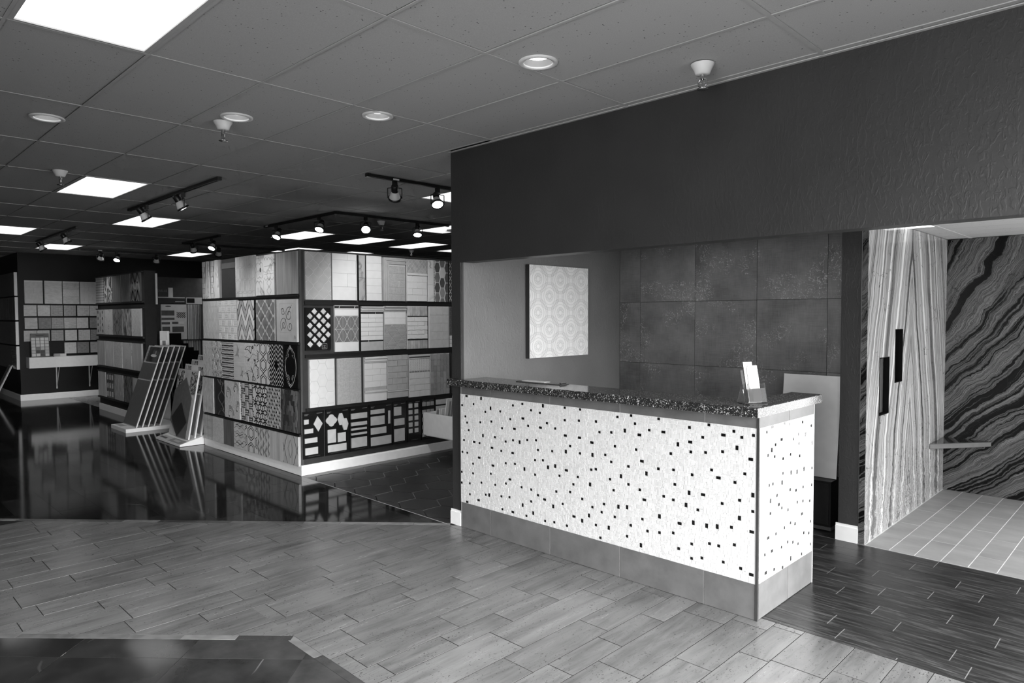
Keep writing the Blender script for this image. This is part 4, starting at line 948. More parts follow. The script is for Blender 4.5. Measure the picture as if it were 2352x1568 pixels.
# row 5
E5 = [-7.72, -7.40, -7.075, -6.77, -6.445, -6.13, -5.81, -5.49, -5.145]
def R5(i, label, mat, t=.032): return LP(label, E5[i], E5[i+1], .10, .42, t, mat)
p = R5(0, 'pale board with woven line pattern, bottom row left', WOODP); p.lines([[(-.16, z), (.16, z)] for z in (.05, .07, .15, .17, .25, .27)]+[[(x, 0), (x, .33)] for x in (-.09, -.07, .06, .08)], .005, G2)
R5(1, 'plain pale speckled board, bottom row', SPECK); R5(2, 'dark wood-grain board, bottom row', WOODD)
p = R5(3, 'pale board with long wave lines', PALE); p.lines([[(-.16+.32*i/24, .04+b*.055+.012*math.sin(i*.6+b)) for i in range(25)] for b in range(6)], .006, G2); p.lines([[(-.1+.2*i/14, .065+b*.11+.01*math.sin(i*.6)) for i in range(15)] for b in range(3)], .012, G2)
p = R5(4, 'white board with black double-outlined hexagons, bottom row', W2); hexlines(p, 0, 0, .2)
p = R5(5, 'board of grey and white kite triangles', W3)
for a in range(-3, 3):
    for b in range(-1, 4):
        x, z = a*.065, b*.1+(.05 if a % 2 else 0); p.piece([(x, z), (x+.032, z+.05), (x, z+.1)], G3, .002, 'kite', c=0); p.piece([(x+.036, z+.05), (x+.062, z), (x+.062, z+.1)], W2 if b % 2 else G2, .002, 'kite', c=0)
R5(6, 'plain pale striated board, bottom row', WOODP)
p = R5(7, 'pale board with dark crossed diamonds at the bottom corner', WOODP)
p.lines([[(-.17, .22), (-.02, -.1)], [(-.17, .12), (.02, .5)], [(.17, .22), (.02, -.1)], [(.17, .12), (-.02, .5)], [(-.17, .02), (-.1, -.1)], [(.17, .02), (.1, -.1)]], .0055, K2); p.lines([closed([(0, .07), (.055, .17), (0, .27), (-.055, .17)])], .006, G3)
# --- right face, row 1
p = RP('grey arabesque lantern board at the top left of right display face', .005, .322, 1.907, 2.428, .024, G1)
L = []
for a in range(-2, 3):
    for s_ in (-1, 1): L.append([(a*.11+s_*.052*math.cos(2*PI*i/20*3.3), .52*i/60) for i in range(61)] if False else [(a*.125+s_*(.031+.031*math.cos(2*PI*(.52*i/60)/.15)), .52*i/60) for i in range(61)])
p.lines(L, .0035, W1)
p = RP('white board of large plain rectangular tiles', .332, .65, 1.907, 2.428, .024, W3); p.grid(p.full(), .30, .15, W1, .002, .35)
p = RP('board with grey marble strip, black line and white field', .675, .99, 1.907, 2.425, .024, K1)
p.grid((-.157, 0, -.07, .52), .087, .26, MARBD, .003, 0); p.grid((-.055, 0, .157, .52), .212, .087, W1, .0012, 0)
p = RP('embossed brick board inside a moulded frame', 1.01, 1.335, 1.905, 2.42, .024, W3)
EMB = streak(.36, .48, 55, (1, 1, 1), .35, contrast=.2, bump=.5)
p.grid((-.08, 0, .155, .42), .145, .082, EMB, .005, .5)
for k, (a, d) in enumerate(((.16, .012), (.135, .018), (.115, .008), (.098, .014))):
    x0 = -.16+.019*k; z1 = .515-.019*k; p.piece([(x0, 0), (x0+.017, 0), (x0+.017, z1-.017), (x0, z1)], G1, d, 'moulding'); p.piece([(x0, z1), (x0+.017, z1-.017), (.162, z1-.017), (.162, z1)], G1, d, 'moulding')
p = RP('board with diagonal lattice above white subway tiles', 1.36, 1.67, 1.907, 2.42, .024, W2)
rr = (-.154, .345, .154, .512)
for a in range(-8, 9):
    for b in range(-8, 9):
        cx, cz = (a+b)*.026, .43+(a-b)*.030; p.piece([(cx, cz+.027), (cx+.0235, cz), (cx, cz-.027), (cx-.0235, cz)], rnd.choice((G1, plain(.38, .3))), .003, 'lattice_tile', rr)
p.piece(rectp(-.154, .318, .154, .340), W1, .014, 'pencil_trim'); p.grid((-.154, 0, .154, .315), .152, .078, W1, .0035, .5)
p = RP('board of dark and pale long hexagons beside a marble strip', 1.685, 2.01, 1.905, 2.425, .024, W2)
p.grid((-.162, 0, -.075, .52), .087, .21, MARB, .003, 0); p.group([rectp(-.068, z*.02, -.060, z*.02+.012) for z in range(26)], K2, .003, 'dotted_line')
for a in range(-1, 4):
    for b in range(-1, 6):
        cx, cz = -.015+a*.082, .05+b*.128+(.064 if a % 2 else 0); p.piece(hexp(cx, cz, .040, .082) if False else [(cx-.022, cz+.06), (cx+.022, cz+.06), (cx+.042, cz), (cx+.022, cz-.06), (cx-.022, cz-.06), (cx-.042, cz)], (G3, W2, G4, G2)[(a*3+b*2+a*b) % 4], .004, 'hexagon_tile', (-.055, 0, .162, .52))
p = RP('dark wire-lattice board at the charcoal pier', 2.03, 2.34, 1.905, 2.43, .024, plain(.05, .4))
p.lines([[(-.16+a*.05-.52*.6*s_/2, 0), (-.16+a*.05+.52*.6*s_/2, .52)] for a in range(-4, 12) for s_ in (-1, 1)], .006, W3, .003)
# row 2
p = RP('black board of small diamond-set square samples with a small badge', .0, .31, 1.355, 1.82, .02, K1)
for r_ in range(8):
    z = .425-r_*.051
    for x in ((-.047, .062) if r_ % 2 == 0 else (-.102, .008, .117)):
        if r_ == 7 and x > 0.05: continue
        xx = x
        if r_ < 8: p.piece([(xx, z+.034), (xx+.034, z), (xx, z-.034), (xx-.034, z)], rnd.choice((MARB, W2, W3)), .008, 'chip'); p.lines([[(xx+.012, z-.034), (xx+.034, z-.012)]], .0025, G2, .0006)
p.lines([closed(rectp(.045, .012, .105, .07))], .0025, G1, .0006); p.lines([[(.062, .05), (.088, .05)], [(.06, .026), (.09, .026)], [(.066, .038), (.084, .038)]], .003, G1, .0006)
p = RP('board with six dark curved-line squares between white bands', .355, .668, 1.328, 1.848, .024, W3)
p.piece(rectp(-.154, .405, .154, .475), W1); p.piece(rectp(-.154, .0, .154, .105), W1); p.piece(rectp(-.154, .480, .154, .488), W2, .006, 'trim'); p.piece(rectp(-.154, .489, .154, .515), K2, .004, 'trim'); p.lines([[(-.1, .489), (-.09, .515)], [(.10, .489), (.11, .515)]], .006, W2, .006)
for a in range(3):
    for b in range(2):
        x0, z0 = -.153+a*.104, .110+b*.147; p.piece(rectp(x0, z0, x0+.10, z0+.141), G3, .004, 'curve_tile')
        p.lines([[(x0+.1*i/10, z0+.141*(.5+.5*math.cos(PI*i/10)) if i <= 5 else z0+.141*(.5-.5*math.cos(PI*i/10)) if False else z0+.07+.07*math.cos(2*PI*i/20)) for i in range(11)], [(x0+.1*i/10, z0+.07-.07*math.cos(2*PI*i/20)) for i in range(11)]], .004, W2, .0055, rect=(x0, z0, x0+.1, z0+.141))
p = RP('white subway board with black pencil lines and crown moulding', .695, 1.005, 1.325, 1.845, .024, K1)
p.piece(rectp(-.153, .0, .153, .105), G1); p.grid((-.153, .122, .153, .430), .205, .0515, W1, .0025, .5)
def crown(p, mat, z0=.448, z1=.515):
    h = (z1-z0)/4
    for k, d in enumerate((.010, .020, .014, .026)): p.piece(rectp(-p.w/2, z0+h*k+.001, p.w/2, z0+h*(k+1)-.001), mat, d, 'crown_moulding')
crown(p, W3); p.lines([[(.05, .43), (.05, .447)], [(-.05, .105), (-.05, .122)]], .003, W1, .003)
p = RP('board with white brick above diagonal ribbed diamonds', 1.025, 1.34, 1.327, 1.846, .024, W2)
crown(p, G1, .452, .517); p.grid((-.156, .300, .156, .450), .30, .076, W1, .003, .5)
RIB = streak(.30, .42, 160, (1, .02, 1), .35, (0, .8, 0), contrast=.1, bump=.6)
for a in range(-3, 4):
    for b in range(-3, 4):
        cx, cz = (a+b)*.072+.02, .14+(a-b)*.083; p.piece([(cx, cz+.079), (cx+.068, cz), (cx, cz-.079), (cx-.068, cz)], RIB, .005, 'ribbed_tile', (-.156, .002, .156, .297))
p = RP('board with rippled white band between vertical grey strips', 1.36, 1.67, 1.322, 1.848, .024, W2)
for z0, z1 in ((.106, .121), (.393, .404)): p.piece(rectp(-.154, z0, .154, z1), K1, .002, 'pencil_line')
for z0, z1 in ((0, .105), (.405, .52)): p.grid((-.154, z0, .154, z1), .038, .2, plain(.45, .3, var=.15, rand=.2), .003, 0, vertical=True)
for b in range(5):
    z = .122+b*.0535
    for a in range(3):
        x = -.154+a*.103-(.05 if b % 2 else 0); p.piece([(x, z), (x+.05, z+.006), (x+.1, z), (x+.1, z+.05), (x+.05, z+.044), (x, z+.05)], W1, .006, 'ripple_tile', (-.154, .12, .154, .392))
p = RP('plain pale square-tile board, second row near the pier', 1.70, 2.02, 1.321, 1.846, .024, W2); p.grid(p.full(), .107, .104, W3, .0022, 0)
p = RP('dark mosaic board with white foot at the pier edge', 2.03, 2.34, 1.322, 1.845, .024, G3)
p.grid((-.154, .16, .154, .52), .03, .05, [G4, G3], .006, .5, vertical=True, stuff=True); p.grid((-.154, 0, .154, .15), .31, .05, W2, .004, 0)
# row 3
p = RP('white faceted hexagon board, third row far left', .035, .346, .73, 1.255, .028, W2)
for a in range(-2, 3):
    for b in range(-1, 6):
        cx, cz = a*.100, .03+b*.128+(.064 if a % 2 else 0); pl = [(cx-.036, cz+.062), (cx+.036, cz+.062), (cx+.064, cz), (cx+.036, cz-.062), (cx-.036, cz-.062), (cx-.064, cz)]
        o = p.piece(pl, W1, .005, 'hexagon_tile', c=.002)
        if o and not (a+b) % 2: o.rotation_euler = (0, 0, .035)
p = RP('grey embossed vertical brick board', .38, .696, .73, 1.25, .024, W3); p.grid(p.full(), .079, .255, EMB, .004, .5, vertical=True)
p = RP('white brick board with cornice and mosaic stripe', .735, 1.046, .73, 1.25, .024, W3)
p.grid((-.154, .165, .154, .45), .22, .071, W1, .003, .5); crown(p, W1, .452, .518); p.piece(rectp(-.154, 0, .154, .105), W1); p.piece(rectp(-.154, .108, .154, .128), W2, .016, 'chair_rail'); p.group([rectp(-.154+k*.019, .132, -.154+k*.019+.016, .160) for k in range(17)], G1, .004, 'mosaic_stripe')
p = RP('grey raised brick board, third row', 1.056, 1.362, .745, 1.255, .024, W3)
p.grid((-.152, .09, .152, .512), .142, .072, G1, .006, .5, d=.008); p.piece(rectp(-.152, .076, .152, .088), W3, .012, 'trim'); p.piece(rectp(-.152, 0, .152, .074), G1, .006)
p = RP('board with herringbone band above pale bricks', 1.38, 1.70, .727, 1.248, .024, W3)
p.grid((-.158, 0, .158, .300), .158, .075, W2, .004, .5, d=.006); p.group([rectp(-.155+k*.04, .306, -.155+k*.04+.03, .318) for k in range(8)], G3, .004, 'bead_line')
p.piece(rectp(-.158, .325, .158, .47), W1, .002, 'field'); p.lines([[(-.17+i*.034, .30+b*.02+(.034 if i % 2 else 0)) for i in range(11)] for b in range(0, 9)]+[[(-.17+i*.034, .32), (-.17+i*.034, .475)] for i in range(11)], .0028, G2, .0006, 'herringbone_joints', (-.158, .325, .158, .47), .002); p.piece(rectp(-.158, .472, .158, .480), W2, .008, 'trim'); p.piece(rectp(-.158, .482, .158, .498), G4, .006, 'trim'); p.piece(rectp(-.158, .5, .158, .52), W3, .012, 'trim')
p = RP('grey vertical brick board at the end of third row', 1.71, 2.025, .725, 1.248, .024, W3); p.grid(p.full(), .052, .148, [G2, plain(.26, .25), plain(.34, .25)], .006, .5, vertical=True, d=.007)
# row 4: black boards of loose samples
def BB(label, y0, y1): 
    q = RP(label, y0, y1, .175, .69, .018, K1); w_ = q.w
    q.lines([[(-w_/2+.02, .485), (-w_/2+.07, .485)], [(-w_/2+.02, .475), (-w_/2+.055, .475)], [(w_/2-.085, .488), (w_/2-.02, .488)]], .0028, G2, .0004, 'fine_print'); q.lines([[(-w_/2+.06, .022), (w_/2-.05, .022)]], .002, G3, .0004, 'fine_print')
    q.y = (y0+y1)/2; return q
def chips(q, rects, mat, d=.009):
    for a, b, c, e in rects: q.piece(rectp(a-q.y, b-.175, c-q.y, e-.175), mat, d, 'chip', c=.002)
q = BB('black board with a diamond and four small pale samples', -.045, .21); chips(q, [(-.032,.555,.022,.606),(-.029,.452,.075,.502),(-.026,.346,.124,.400),(-.023,.218,.130,.294)], W3)
q.piece([(.13-q.y, .63-.175), (.19-q.y, .545-.175), (.137-q.y, .46-.175), (.08-q.y, .548-.175)], W3, .009, 'chip')
q = BB('black board with lantern and two hexagon samples', .23, .535); chips(q, [(.251,.313,.356,.463),(.379,.311,.481,.413),(.253,.210,.489,.289)], W3)
q.piece([(.30-q.y+.07*math.copysign(abs(math.cos(t))**1.3, math.cos(t)), .565-.175+.068*math.copysign(abs(math.sin(t))**1.15, math.sin(t))*(1 if abs(math.sin(t)) > .8 else .78)) for t in [2*PI*i/28 for i in range(28)]], W3, .009, 'chip', c=0)
for cy, cz in ((.42, .567), (.473, .505)): q.piece([(cy-q.y-.018, cz-.175+.066), (cy-q.y+.018, cz-.175+.066), (cy-q.y+.041, cz-.175), (cy-q.y+.018, cz-.175-.066), (cy-q.y-.018, cz-.175-.066), (cy-q.y-.041, cz-.175)], W3, .009 if cy < .45 else .014, 'chip')
q = BB('black board of five stacked moulding samples', .54, .792); chips(q, [(.552,.549,.765,.612),(.552,.470,.762,.510),(.552,.419,.758,.441),(.552,.363,.760,.386),(.552,.218,.759,.331)], G1, .016)
q = BB('black board with four wide samples and one upright strip', .805, 1.128); chips(q, [(.818,.576,1.012,.627),(.818,.444,1.013,.547),(.818,.337,1.035,.413),(.818,.203,1.106,.303),(1.065,.441,1.094,.597)], G1)
q = BB('black board with three grey square-cut samples', 1.135, 1.342); chips(q, [(1.150,.525,1.257,.628),(1.151,.404,1.303,.485),(1.152,.209,1.304,.361)], G1)
q = BB('black board with two columns of small square chips', 1.352, 1.562); chips(q, [(x, .286+.0775*k, x+.054, .338+.0775*k) for x in (1.370, 1.460) for k in range(5)], G1)
q = BB('black board with three columns of tiny chips behind the white trough', 1.572, 1.78); chips(q, [(x, z, x+.05, z+.05) for x in (1.582, 1.648, 1.712) for z in (.598, .502, .406, .310, .213)], G2)
q = BB('black board of moulding profiles beside the white trough', 1.79, 2.04); chips(q, [(1.80, .60, 2.03, .66), (1.80, .52, 2.03, .58), (1.80, .42, 2.03, .48)], G1, .016)
# white sample trough fixed to the display, with upright boards
tr = tag(empty('sample_trough', (-4.81, 1.75, .245)), 'white open trough of upright boards beside charcoal pier', 'trough')
MB().box(-.295, -.155, 0, .295, -.140, .275).box(-.295, .14, 0, .295, .155, .275).box(-.295, -.14, 0, -.28, .14, .275).box(.28, -.14, 0, .295, .14, .275).build('side_wall', M_WHITE, tr); MB().box(-.28, -.14, 0, .28, .14, .015).build('bottom', M_WHITE, tr)
for yy in (-.1, .1): MB().box(-.295, yy-.015, -.02, .25, yy+.015, 0).build('bracket', M_WHITE, tr)
TB = [(-.10, .31, G2, 'small grey board at left end of white trough'), (-.05, .335, W1, 'short white board in the white trough'), (-.01, .34, W2, 'second short white board in the white trough'), (.06, .47, W1, 'tall white board leaning in the white trough'), (.11, .44, WOODM, 'grey wood board in the white trough'), (.155, .52, WOODM, 'tallest grey board in the white trough'), (.20, .50, WOODP, 'pale wood board by the pier end of the white trough')]
for x, h, mt, lab in TB: tag(MB().box(-.006, -.11, 0, .006, .11, h).build('trough_board', mt, None, (-4.81+x-.04, 1.75, .262), (0, .20, 0)), lab, 'board', 'boards in the white trough')

# ------------------------------------------------------------------ second display wall
d2o = tag(empty('sample_display_wall', (-11.6, .11, 0)), 'tall dark display wall with twenty framed boards in four rows', 'display'); DO2 = -d2o.location
MB().box(-12.89, .03, .02, -10.29, .20, 2.475).build('body', plain(.022, .6, .15), d2o, DO2); MB().box(-12.9, .014, 0, -10.275, .03, .115).box(-10.29, .03, 0, -10.275, .2, .115).build('baseboard', M_TRIM, d2o, DO2)
for z0 in (1.97, 1.39, .82, .245): 
    MB().box(-12.92, .0, z0-.015, -10.33, .03, z0+.012).box(-12.92, .0, z0+.475, -10.33, .03, z0+.492).build('frame_rail', M_BLACK, d2o, DO2)
MB().box(-10.298, .19, 1.93, -10.272, .22, 2.43).build('edge_strip', W3, d2o, DO2)
PLAID = NT('plaid_weave'); c_ = PLAID.coords(); wv = lambda dr: PLAID.n('TexWave', Vector=c_, Scale=6.5, _bands_direction=dr).outputs['Fac']
PLAID = PLAID.fin(PLAID.ramp(PLAID.math('ADD', PLAID.math('MULTIPLY', wv('X'), .5), PLAID.math('MULTIPLY', wv('Z'), .5)), [(.15, .10), (.8, .52)]), .4)
SWIRL = streak(.06, .50, 5, (1, 1, .6), .2, contrast=.04, dist=3); INK = vein(.52, .05, 6, .03, .2, 1.2, v2=.60)
D2P = [[('plaid woven board', PLAID), ('black and white swirled marble board', SWIRL), ('dark vertical wood board', WOODD), ('dark burl wood board', streak(.08, .2, 40, (1, 1, .2), .4)), ('dark zigzag board', G4)],
       [('dark rosette board', G1), ('white board with dark branch veins', INK), ('grey hexagon-figured board', G3), ('mirrored dark feather board', streak(.04, .5, 12, (1, 1, .3), .3, contrast=.1, dist=2)), ('pale linked-square board', W3)],
       [('plain pale grained board', WOODP), ('pale streaked board', PALE), ('plain mid-pale board', SPECK), ('pale board with dark flecks', vein(.45, .10, 8, .02, .3, 1, v2=.55)), ('pale wood board', WOODP)],
       [('pale slanted-grain board', PALE), ('grey board with nine pale bars', G4), ('mottled pale board', streak(.2, .55, 18, (1, 1, .4), .4)), ('dark glittering drip board', streak(.01, .28, 50, (1, 1, .12), .2, contrast=.12)), ('pale board half hidden by the rack', WOODP)]]
ROWN = ('top', 'second', 'third', 'bottom')
X2 = [-12.89, -12.385, -11.895, -11.395, -10.895]; 
for r_, z0 in enumerate((1.985, 1.41, .84, .265)):
    for k in range(5):
        lab, mt = D2P[r_][k]
        p = Panel(lab+', '+ROWN[r_]+' row of second display wall', X2[k]+.235, .03, z0, 0, .465, .462, .026, mt, 'boards of the second display wall')
        if (r_, k) == (0, 4):
            for q in range(-1, 4): p.lines([[(-.24+i*.12, .02+q*.15+(.14 if i % 2 else 0)) for i in range(5)]], .05, G3 if q % 2 else K2, .003)
        if (r_, k) == (1, 0): [p.piece(ell(-.14+.28*a, .06+.115*b, .035, .03, 8), G4, .002, 'rosette', c=0) for a in range(2) for b in range(4)]; [p.piece(ell(0, .1+.13*b, .03, .05, 8), G3, .002, 'rosette', c=0) for b in range(3)]
        if (r_, k) == (1, 2): p.lines([closed(quatre(0, .12+.22*b, .13, .13)) for b in range(2)]+[closed(quatre(s_*.23, .23, .12, .13)) for s_ in (-1, 1)], .016, G4)
        if (r_, k) == (1, 4): p.lines([closed(quatre(a*.15, .10+.13*b, .07, .06)) for a in (-1, 0, 1) for b in range(3)], .010, W1)
        if (r_, k) == (3, 1): [(p.piece(rectp(-.185+.14*a, .03+.15*b, -.115+.14*a, .12+.15*b), G1, .004, 'bar'), p.piece(rectp(-.185+.14*a, .12+.15*b, -.115+.14*a, .14+.15*b), K2, .004, 'bar_cap')) for a in range(3) for b in range(3)]

# ------------------------------------------------------------------ far wall samples and trough
FAR = -15.46
def FP(label, y0, y1, z0, z1, mat, t=.03): return Panel(label, FAR, (y0+y1)/2, z0, PI/2, y1-y0, z1-z0, t, mat, 'stone samples on the far wall')
STK = [streak(.34, .52, 14, (1, 1, 3), .6), streak(.42, .58, 12, (1, 1, 3), .6), streak(.24, .36, 16, (1, 1, 3), .6), streak(.12, .24, 18, (1, 1, 4), .6)]
for k, (a, b, mt, nm) in enumerate(((-.65, -.33, 0, 'plain grey'), (-.30, .015, 1, 'rough pale'), (.03, .335, 0, 'banded grey'), (.35, .665, 1, 'smooth pale'))):
    p = FP('large %s stone sample, %s in the top row of far wall' % (nm, ('first', 'second', 'third', 'fourth')[k]), a, b, 2.01, 2.49, STK[mt]); p.piece(rectp(-p.w/2, .445, p.w/2, .478), W3, .012, 'cap_trim')
    if k == 2: p.grid((-.15, .17, .15, .30), .03, .03, W3, .004, .5, stuff=True)
    if k == 3: p.grid((-.155, 0, .155, .44), .155, .073, W3, .003, .5, d=.003)
    if k == 0: p.grid((-.155, 0, .155, .44), .155, .11, G1, .002, .5, d=.003)
ORD = ('first', 'second', 'third', 'fourth', 'fifth', 'sixth')
for r_, (z0, z1, ys, tn) in enumerate(((1.75, 1.975, [-.67, -.43, -.20, .04, .29, .52], [1, 1, 2, 2, 0, 0]), (1.485, 1.715, [-.66, -.42, -.19, .04, .27, .52], [0, 3, 2, 0, 1, 3]), (1.225, 1.45, [-.68, -.45, -.20, .05, .30, .53], [0, 0, 2, 1, 0, 3]), (.95, 1.185, [None, None, None, .035, .27, .52], [0, 0, 0, 1, 3, 2]))):
    for k in range(6):
        if ys[k] is None: continue
        p = FP('%s stacked-stone sample, %s in the %s row of far wall' % (('grey', 'pale', 'darker grey', 'dark')[tn[k]], ORD[k], ('second', 'third', 'fourth', 'lowest')[r_]), ys[k], ys[k]+.222, z0, z1, G3 if tn[k] > 1 else G1)
        p.grid(p.full(), .09, .045, STK[tn[k]], .003, .45, d=.004, stuff=True)
ft = tag(empty('wall_trough', (FAR, .33, .68)), 'long white trough shelf on brackets along the far wall', 'trough')
MB().box(0.002, -.98, 0, .30, 1.2, .02).build('bottom', M_WHITE, ft); MB().box(.285, -.98, .02, .30, 1.2, .22).build('front', M_WHITE, ft); MB().box(.002, -.98, .02, .285, -.965, .22).build('end', M_WHITE, ft); MB().box(.002, -.965, .205, .285, 1.2, .218).build('top', M_WHITE, ft)
for y in (-.45, .16, .78):
    MB().box(.002, y-.012, -.47, .022, y+.012, 0).build('bracket', W3, ft); MB().tube((.02, y, -.42), (.26, y, -.01), .008, n=6).build('bracket_strut', W3, ft)
cbd = tag(MB().box(-.16, -.012, 0, .16, 0, .49).build('chip_card', G4, None, (FAR+.19, -.43, .901), (-.12, 0, PI/2)), 'grey card of small colour chips standing on the far trough', 'sample card')
for a in range(4):
    for b in range(6): MB().box(-.033, -.004, 0, .033, 0, .058).build('chip', (W3, W3, W2, W3)[a] if b > 2 else rnd.choice((G1, G3, W3, K2)), cbd, (-.117+a*.078, -.012, .015+b*.066))
MB().box(-.07, -.003, .44, .07, 0, .46).build('handle_slot', K2, cbd, (0, -.0105, 0))
bx = tag(MB().box(-.05, -.11, 0, .05, .11, .06).build('small_box', W2, None, (FAR+.22, -.10, .901)), 'small white box lying on the far trough', 'box'); MB().box(.05, -.11, .005, .052, .0, .055).build('label', G2, bx)
# ------------------------------------------------------------------ mosaic panels on the wall at the left edge
MOSD = [streak(.05, .16, 30, (3, 1, .4), .25, contrast=.15), streak(.06, .18, 20, (3, 1, .2), .3, contrast=.15)]
for k, (x1, z0, z1) in enumerate(((-15.52, 2.17, 2.65), (-15.50, 1.67, 2.14), (-15.50, 1.16, 1.635), (-15.49, .65, 1.125))):
    p = Panel('dark mosaic panel with white edge, %s of four at left picture edge' % ORD[k], (x1-17.6)/2, -.753, z0, 0, 17.6+x1, z1-z0, .05, MOSD[k % 2], 'mosaic panels at the left edge')
    MB().box(p.w/2-.004, -.052, -.002, p.w/2+.006, 0, z1-z0+.002).build('white_edge', W1, p.o)
    p.grid(p.full(), .10 if k % 2 else .19, .47 if k == 1 else .07, [plain(.06, .2), plain(.10, .2), plain(.14, .25)], .006, .5, d=.004, stuff=False) if k == 1 else p.grid((p.w/2-.5, 0, p.w/2-.02, p.h), .09, .06, [MOSD[0]], .006, .5, stuff=True)
sr = tag(empty('leaning_sample_strip', (-16.05, -1.12, 0), (-.42, 0, 0)), 'narrow grey sample strip leaning at the left picture edge', 'sample strip')
MB().box(-.15, -.02, 0, .15, 0, .78).build('backing', W3, sr)
for b in range(6): MB().box(-.125, -.03, .03+b*.122, .125, -.02, .14+b*.122).build('tile', G3, sr)

# ------------------------------------------------------------------ waterfall racks
r1 = tag(empty('waterfall_rack', (-9.95, -.15, 0)), 'white-edged waterfall rack of five leaning boards by the second display', 'display rack')
MB().box(-.30, -.36, .0, .42, .42, .055).build('base', M_WHITE, r1); MB().box(-.22, -.32, .0555, .06, -.24, .0575).build('label_plate', G1, r1)
def leanbox(mb, y, th): c, s_ = math.cos(th), math.sin(th); mb.v = [(p[0], y+p[1]*c+p[2]*s_, .055+p[2]*c-p[1]*s_) for p in mb.v]; return mb
TH = math.atan2(.40, 1.20)
for k in range(5):
    y = -.20+k*.083; w0, w1 = -.26, .37
    bd = leanbox(MB().box(w0, 0, 0, w1, .008, 1.28), y, TH).build('board', W3, r1)
    leanbox(MB().box(w1-.002, -.008, 0, w1+.004, .008, 1.28), y, TH).build('board_edge', W1, bd)
    for (z0, z1) in ((.015, .72), (.745, 1.0)): leanbox(MB().box(w0+.015, -.010, z0, w1-.02, 0, z1), y, TH).build('sample_tile', plain(.11, .45, .4, .06, rand=.1), bd)
    leanbox(MB().box(w0+.11, -.008, 1.02, w1-.02, 0, 1.26), y, TH).build('photo_card', streak(.02, .10, 5, (1, 1, 1), .15, contrast=.12), bd)
    for q in range(5): leanbox(MB().box(w0+.03, -.006, 1.03+q*.045, w0+.085, 0, 1.065+q*.045), y, TH).build('swatch', G2, bd)
    if k == 0: leanbox(MB().prism(ell(.12, 1.12, .13, .022, 20), -.0085, -.0095), y, TH).build('photo_highlight', W2, bd); leanbox(MB().prism(rectp(.14, 1.14, .20, 1.20), -.0085, -.0095), y, TH).build('photo_highlight', G3, bd)
leanbox(MB().box(-.20, .05, 0, -.16, .08, 1.1), .22, TH).build('rear_strut', M_BLACK, r1); MB().tube((.1, .54, .05), (.1, .30, .95), .015, n=8).build('rear_strut', K2, r1)
r2 = tag(empty('waterfall_rack', (-8.22, -.05, 0)), 'white waterfall rack with a dark diamond tile beside the display block', 'display rack')
MB().add([(-.46, -.32, .004), (.44, -.32, .004), (.44, .45, .004), (-.46, .45, .004), (-.46, -.32, .03), (.44, -.32, .03), (.44, .02, .12), (-.46, .02, .12), (.44, .45, .14), (-.46, .45, .14)], [(0,3,2,1),(0,1,5,4),(4,5,6,7),(7,6,8,9),(1,2,8,6,5),(3,0,4,7,9),(2,3,9,8)]).build('base', M_WHITE, r2)
MB().add([(-.44, -.315, .034), (-.06, -.315, .034), (-.06, -.22, .059), (-.44, -.22, .059)], [(0,1,2,3)]).build('label_plate', W3, r2); MB().add([(-.04, -.315, .034), (.42, -.315, .034), (.42, -.22, .059), (-.04, -.22, .059)], [(0,1,2,3)]).build('label_plate', G2, r2)
MB().add([(-.40, -.29, .043), (-.16, -.29, .043), (-.16, -.26, .051), (-.40, -.26, .051)], [(0,1,2,3)]).build('label_print', G4, r2); MB().add([(.10, -.29, .044), (.30, -.29, .044), (.30, -.25, .054), (.10, -.25, .054)], [(0,1,2,3)]).build('label_print', W3, r2)
T2 = math.atan2(.16, .90)
PRINT = streak(.02, .5, 16, (1, 1, 1), .3, contrast=.06, dist=1.5)
for k in range(4):
    y = -.185+k*.082; z_ = .02+.012*k
    def LB(mb): q = leanbox(mb, y, T2); q.v = [(a, b, c+z_) for a, b, c in q.v]; return q
    bd = LB(MB().box(-.36, 0, 0, .38, .012, .93+.05*k)).build('board', PALE if k == 0 else M_WHITE, r2); LB(MB().box(.378, -.009, 0, .385, .009, .93)).build('board_edge', W1, bd)
    for sx in (-.34, .13): LB(MB().prism(rectp(sx, .60, sx+.22, .91+.05*k), -.001, -.003)).build('photo_card', PRINT, bd)
    LB(MB().prism(rectp(-.335, .84+.05*k, -.26, .905+.05*k), -.003, -.005)).build('swatch', W3, bd)
    if k == 0:
        LB(MB().prism([(-.35, .62), (.0, .82), (.30, .54), (.30, .0), (-.02, -.0), (-.35, .2)], -.003, -.014)).build('sample_tile', plain(.14, .45, .4, .08), bd)
        LB(MB().prism([(-.30, .24), (-.0, .0), (.26, .22), (-.02, .47)], -.014, -.022)).build('diamond_tile', K2, bd)
    else: LB(MB().box(-.33, -.010, .03, .35, 0, .58)).build('sample_tile', plain(.24, .4, .4, .06), bd)
